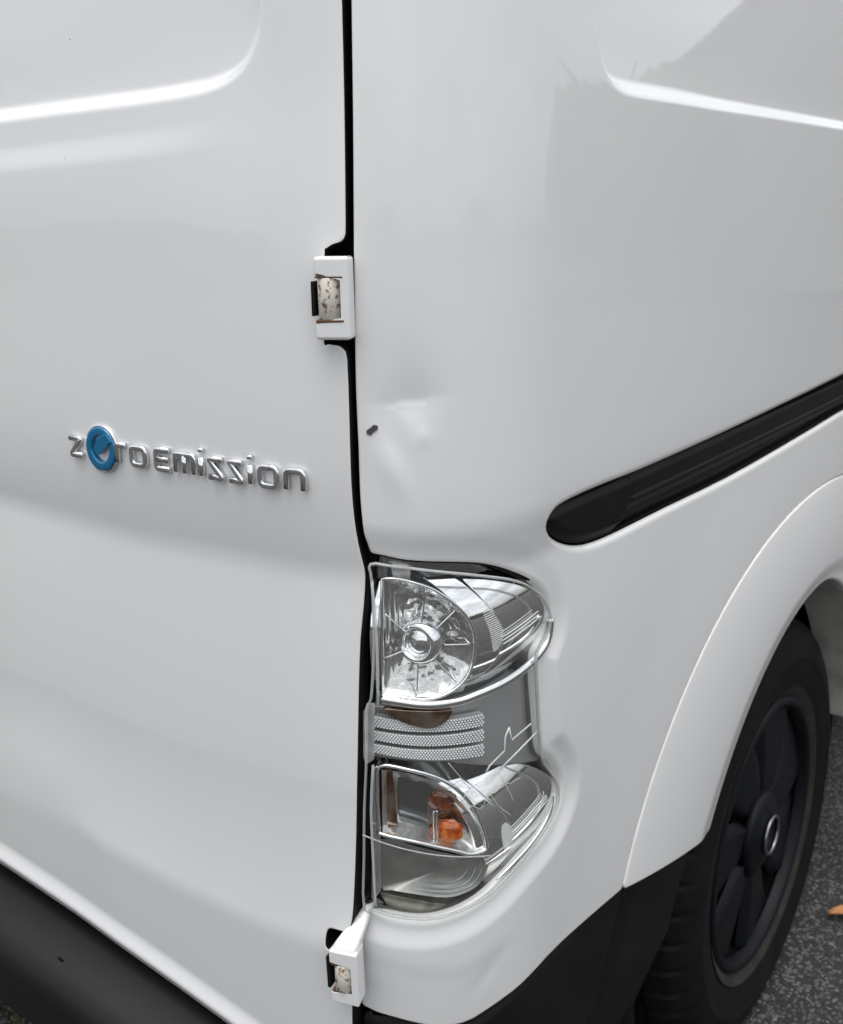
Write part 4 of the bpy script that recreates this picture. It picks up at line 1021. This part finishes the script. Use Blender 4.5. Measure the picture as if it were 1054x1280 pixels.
def socket():
    a = S(np.array(CV['bulb'][0, 0]), np.array(CV['bulb'][0, 1]), -.026); d = np.array((-.9, .25, .20)); d /= np.linalg.norm(d)
    L = [a + d*t for t in np.linspace(.009, .024, 26)]; rr = [.0062 + (.0007 if (i // 2) % 2 else 0) for i in range(26)]
    V, F = tube(L, rr, 24); L_(mesh_obj('bulb_socket', V, F, M['chrome_rough'], None), 'ribbed metal socket of the indicator bulb')
bulb(); socket()
L_(line_tube('lens_seam', CV['seam_low'], .0012, .0006, M['lens_edge'], None, 6, False, 1, 3))
L_(line_tube('lens_flute', CV['ridge_lens'][:3], .001, .0011, M['lens_edge'], None, 6, False, 1, 3)); L_(line_tube('lens_flute', CV['ridge_lens'][3:], .001, .0011, M['lens_edge'], None, 6, False, 1, 3))
def cracks():
    c = CV['cracks']; parts = []
    for i in range(0, len(c) - 1, 2):
        a, b = c[i], c[i+1]; n = 7
        L = np.array([a + (b - a)*t + (rng.normal(0, .00035, 2) if 0 < t < 1 else 0) for t in np.linspace(0, 1, n)])
        parts.append(tube(S(L[:, 0], L[:, 1], .0017), .00030, 5, False, .5, normal_at(L[:, 0])))
    V, F = join(parts); L_(mesh_obj('lens_crack', V, F, M['crack'], None), 'white branching crack in the lower lens')
cracks()
t = CV['tape']; sheet('clear_tape', t, -.0032, M['film'], .0015, .0004, .0006, delta=lambda U, Z, F: .0003*np.sin(U*700) + .0003*np.sin(Z*900 + 1), label='torn clear tape over the top of the lens')
t = CV['tape_side']; sheet('clear_tape', t, -.0030, M['film'], .0012, .0004, .0006, delta=lambda U, Z, F: .00025*np.sin(Z*330 + U*200), label='clear tape peeling along the left edge of the lens')

# ------------------------------------------------------------------ wheel
def wheel():
    w = empty('rear_wheel', (.0, 0, WZ), van); ax = (0, 0, WZ)
    X = .815
    # tyre: bead, sidewall with moulded rings, shoulder, grooved tread
    prof = [(-.012, .186), (.000, .193), (.004, .200), (.007, .207), (.0085, .210), (.0075, .212), (.011, .222), (.0135, .236), (.0145, .248), (.0155, .250), (.0150, .253), (.0125, .266), (.008, .280), (.002, .291), (-.006, .299), (-.014, .303),
            (-.030, .3065), (-.040, .3075), (-.041, .3005), (-.046, .3005), (-.047, .3080), (-.075, .309), (-.076, .302), (-.083, .302), (-.084, .309), (-.112, .308), (-.113, .301), (-.119, .301), (-.120, .3075), (-.150, .303), (-.160, .296), (-.170, .270), (-.168, .24), (-.15, .19)]
    n = 480
    def cut(i, j):
        if 13 <= j <= 17 and (i % 10) in (0, 1): return .0050
        if 20 <= j <= 28 and (i % 10) in (0, 1) and prof[j][1] > .305: return .004
        return 0
    V = []; F = []; k = len(prof)
    t = lathe([(X + x, r) for x, r in prof], n, ax, None, 'tyre', M['tyre'], cut)
    items = [t]
    flat_shade_auto(t, 35)
    items.append(lathe([(X + .0012, .1945), (X + .0050, .2004), (X + .0080, .2066), (X + .0092, .2092)], 120, ax, None, 'bead_ring', M['bead'])); items[-1]['label'] = 'dusty grey ring of the tyre bead'
    # hub cap: rim ring, recessed dark back, blades, hub
    items.append(lathe([(X - .010, .178), (X + .002, .1805), (X + .0065, .1850), (X + .0055, .1905), (X + .001, .1950), (X - .006, .1955)], 140, ax, None, 'rim_flange', M['hubcap']))
    items.append(lathe([(X - .040, .001), (X - .040, .10), (X - .036, .16), (X - .022, .178), (X - .012, .183)], 100, ax, None, 'hub_cap_back', M['dark']))
    items.append(lathe([(X + .006, .0005), (X + .010, .024), (X + .0095, .028), (X + .003, .050), (X - .006, .066), (X - .006, .042), (X - .030, .050)], 60, ax, None, 'hub', M['hubcap']))
    # the blades, each a broad twisted wedge from hub to flange
    nb = 7
    for b in range(nb):
        a0 = 2*math.pi*(b + .28)/nb; V = []; F = []; nr, nw = 14, 9
        for i in range(nr + 1):
            s = i/nr; r = .036 + (.1815 - .036)*s
            half = .43 - .04*s - .03*math.sin(math.pi*s)
            for j in range(nw + 1):
                q = j/nw*2 - 1; a = a0 + q*half + .16*s*s
                x = X - .006 + .004*math.sin(math.pi*s) - .010*(q*.5 + .5)*(.3 + .7*s) - .012*max(0, abs(q) - .85)/.15
                V.append((x, r*math.cos(a), WZ + r*math.sin(a)))
        for i in range(nr):
            for j in range(nw): F.append((i*(nw+1) + j, i*(nw+1) + j + 1, (i+1)*(nw+1) + j + 1, (i+1)*(nw+1) + j))
        items.append(mesh_obj('blade', V, F, M['hubcap'], None))
    V, F = tube([(X + .0125, .0265*math.cos(a), WZ + .0265*math.sin(a)) for a in np.linspace(0, 2*math.pi, 60, endpoint=False)], .0028, 10, True, 1, [(1, 0, 0)]*60)
    items.append(mesh_obj('emblem_ring', V, F, M['ring'], None)); items[-1]['label'] = 'thin silver ring at the wheel centre'
    for o in items: o.parent = w; o.matrix_parent_inverse = Matrix.Translation(-w.location)
wheel()

# ------------------------------------------------------------------ the house whose gable shows as a reflection in the side of the van
def house():
    h = tag(empty('house', (5.6, 17.0, 0)), 'pale gabled house ahead of the van, mirrored in its side panel', 'house')
    def add(name, V, F, m_, p=None):
        o = mesh_obj(name, V, F, m_, p or h, False); return o
    w, d, e, r = 5.2, 4.5, 2.9, 5.9
    wall = mat('house_render', (.34, .335, .32), .9, noise=(.7, (.25, .245, .235), .3, .7)); roof = mat('roof_slate', (.15, .148, .15), .8, noise=(5, (.20, .19, .185), .4, .7))
    frame = mat('window_frame_paint', (.7, .7, .68), .5); pane = mat('window_pane', (.02, .025, .03), .05); door_m = mat('house_door_paint', (.10, .05, .04), .5)
    V = [(-w, 0, 0), (w, 0, 0), (w, 0, e), (0, 0, r), (-w, 0, e), (-w, d*2, 0), (w, d*2, 0), (w, d*2, e), (0, d*2, r), (-w, d*2, e)]
    add('wall', V, [(0, 1, 2, 3, 4), (6, 5, 9, 8, 7), (1, 6, 7, 2), (5, 0, 4, 9)], wall)
    for sgn in (-1, 1):
        a = np.array((0, r + .12)); b = np.array((sgn*(w + .35), e - .13)); t_ = .14
        V = [(a[0], -.3, a[1]), (b[0], -.3, b[1]), (b[0], -.3, b[1] - t_), (a[0], -.3, a[1] - t_)]; V += [(x, d*2 + .3, z) for x, y, z in V]
        add('roof_slope', V, [(0, 1, 2, 3), (7, 6, 5, 4), (0, 4, 5, 1), (1, 5, 6, 2), (2, 6, 7, 3), (3, 7, 4, 0)], roof)
    def box(x0, x1, y0, y1, z0, z1):
        return [(x0, y0, z0), (x1, y0, z0), (x1, y1, z0), (x0, y1, z0), (x0, y0, z1), (x1, y0, z1), (x1, y1, z1), (x0, y1, z1)], [(0, 3, 2, 1), (4, 5, 6, 7), (0, 1, 5, 4), (1, 2, 6, 5), (2, 3, 7, 6), (3, 0, 4, 7)]
    for y in (2.0, 6.5):                              # windows in the long side, a door between them
        for sx in (-1, 1):
            x = sx*(w + .01)
            wd = add('window', *box(x - .05, x + .05, y - .6, y + .6, .9, 2.2), frame)
            pn = add('pane', *box(x - .06, x + .06, y - .52, y + .52, .98, 2.12), pane); pn.parent = wd
    add('front_door', *box(-w - .07, -w + .03, 3.8, 4.7, .02, 2.05), door_m)
    add('chimney', *box(-2.4, -1.8, 3.2, 3.8, 3.8, 6.3), wall)
house()
def tree():
    t = tag(empty('tree', (10.2, 16.5, 0)), 'bushy green tree to the right of the pale gabled house', 'tree')
    V, F = tube([(0, 0, 0), (.05, 0, 1.0), (.0, .1, 2.2), (.1, .05, 3.4)], [.22, .17, .13, .07], 10)
    bark = mat('bark', (.09, .07, .05), .9, noise=(6, (.05, .04, .03), .4, .7)); leafm = mat('tree_leaves', (.075, .095, .045), .7, noise=(3, (.12, .14, .065), .35, .7))
    mesh_obj('trunk', V, F, bark, t)
    for a in range(5):
        an = a*1.25; V, F = tube([(0, .05, 1.6 + a*.3), (.6*math.cos(an), .6*math.sin(an), 2.5 + a*.3), (1.3*math.cos(an), 1.3*math.sin(an), 3.2 + a*.3)], [.08, .05, .02], 6)
        mesh_obj('limb', V, F, bark, t)
    V = []; F = []
    cl = [(rng.normal(0, .95), rng.normal(0, 1.0), rng.uniform(1.3, 3.3), rng.uniform(.45, .85)) for _ in range(46)]
    for x, y, z, r in cl:
        k = 1 - abs(z - 2.2)/4.2
        for _ in range(260):
            d = rng.normal(0, 1, 3); d /= np.linalg.norm(d); c = np.array((x*k, y*k, z)) + d*r*rng.uniform(.5, 1)
            a, b = rng.normal(0, 1, 3), rng.normal(0, 1, 3); a *= .15/np.linalg.norm(a); b *= .11/np.linalg.norm(b); o = len(V)
            V += [c - a, c + b, c + a, c - b]; F.append((o, o + 1, o + 2, o + 3))
    mesh_obj('crown', V, F, leafm, t, False)
tree()

# ------------------------------------------------------------------ the rest of the van: a plain shell behind the close-up
def shell():
    lv = [.30, .43, .60, .80, .95, 1.10, 1.30, 1.50, 1.66, 1.74, 1.78]
    right = [(float(u)) for u in np.linspace(.0, 2.6, 60)]
    V = []; F = []
    def loop(z):
        ins = -.10 if z < 1.60 else (-.012 if z < 1.70 else -.05 if z < 1.76 else -.12)
        pts = []
        for u in right:
            p = S(np.array(u), np.array(min(z, 1.66)), ins); pts.append((float(p[0]), float(p[1])))
        yend = 3.3
        xr = pts[-1][0]
        pts += [(xr, yend - .3), (xr*.9, yend - .1), (xr*.6, yend)]
        lft = [(-x, y) for x, y in reversed(pts[1:])]
        if z < 1.60:                                             # the far side keeps its full width
            lft = [(x - .10*min(1, max(0, (abs(x) - .5)/.2)), y) for x, y in lft]
        return pts + lft
    n = None
    for z in lv:
        L = loop(z); n = len(L); V += [(x, y, z) for x, y in L]
    for i in range(len(lv) - 1):
        for k in range(n): F.append((i*n + k, i*n + (k+1) % n, (i+1)*n + (k+1) % n, (i+1)*n + k))
    F.append(tuple(range((len(lv)-1)*n, len(lv)*n)))
    return V, F
def van_body():
    # roof and far side in paint above; a dark tub inside so the gaps stay black
    V, F = [], []
    def ring(z, ins):
        pts = [S(np.array(float(u)), np.array(z), ins)[:2] for u in np.linspace(0, 2.6, 50)]
        pts = [(float(a), float(b)) for a, b in pts]; xr = pts[-1][0]
        pts += [(xr, 2.9), (xr*.93, 3.2), (xr*.6, 3.4)]
        return pts + [(-a, b) for a, b in reversed(pts[1:])]
    rings = [(1.642, -.004), (1.69, -.010), (1.74, -.030), (1.77, -.065), (1.79, -.14), (1.80, -.30)]
    for z, ins in rings:
        L = ring(min(z, 1.64), ins); n = len(L); V += [(a, b, z) for a, b in L]
    for i in range(len(rings) - 1):
        for k in range(n): F.append((i*n + k, i*n + (k+1) % n, (i+1)*n + (k+1) % n, (i+1)*n + k))
    F.append(tuple(range((len(rings)-1)*n, len(rings)*n)))
    mesh_obj('roof', V, F, M['paint'], van)
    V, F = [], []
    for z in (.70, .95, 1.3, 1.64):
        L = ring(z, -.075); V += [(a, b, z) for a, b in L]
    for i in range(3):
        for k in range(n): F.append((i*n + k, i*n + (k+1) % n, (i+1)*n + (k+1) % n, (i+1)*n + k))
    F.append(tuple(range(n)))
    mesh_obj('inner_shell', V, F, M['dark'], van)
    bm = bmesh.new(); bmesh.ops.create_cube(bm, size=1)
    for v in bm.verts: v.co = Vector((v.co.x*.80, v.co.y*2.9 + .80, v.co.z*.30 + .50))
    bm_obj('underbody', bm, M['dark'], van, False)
    # the left rear door and left side
    V, F = [], []; us = np.concatenate([np.linspace(.004, .9, 50), np.linspace(.92, 2.6, 40)]); zs = np.linspace(.46, 1.64, 40)
    for u in us:
        for z in zs:
            p = S(np.array(u), np.array(z), -.002); V.append((-p[0], p[1], p[2]))
    for i in range(len(us) - 1):
        for j in range(len(zs) - 1): F.append((i*40 + j, (i+1)*40 + j, (i+1)*40 + j + 1, i*40 + j + 1))
    mesh_obj('far_side', V, F, M['paint'], van)
    V, F = [], []; zf = [.30, .55, .86, 1.1, 1.35, 1.64]
    for z in zf:
        q = S(np.array(2.604), np.array(z), 0.0); x, y = float(q[0]), float(q[1])
        half = [(x, y), (x, y + .9), (x, 2.6), (x*.98, 2.9), (x*.90, 3.15), (x*.70, 3.34), (x*.4, 3.42)]
        P = half + [(-a, b) for a, b in reversed(half)]; n = len(P); V += [(a, b, z) for a, b in P]
    for i in range(len(zf) - 1):
        for k in range(n - 1): F.append((i*n + k, i*n + k + 1, (i+1)*n + k + 1, (i+1)*n + k))
    mesh_obj('front_body', V, F, M['paint'], van)
van_body()
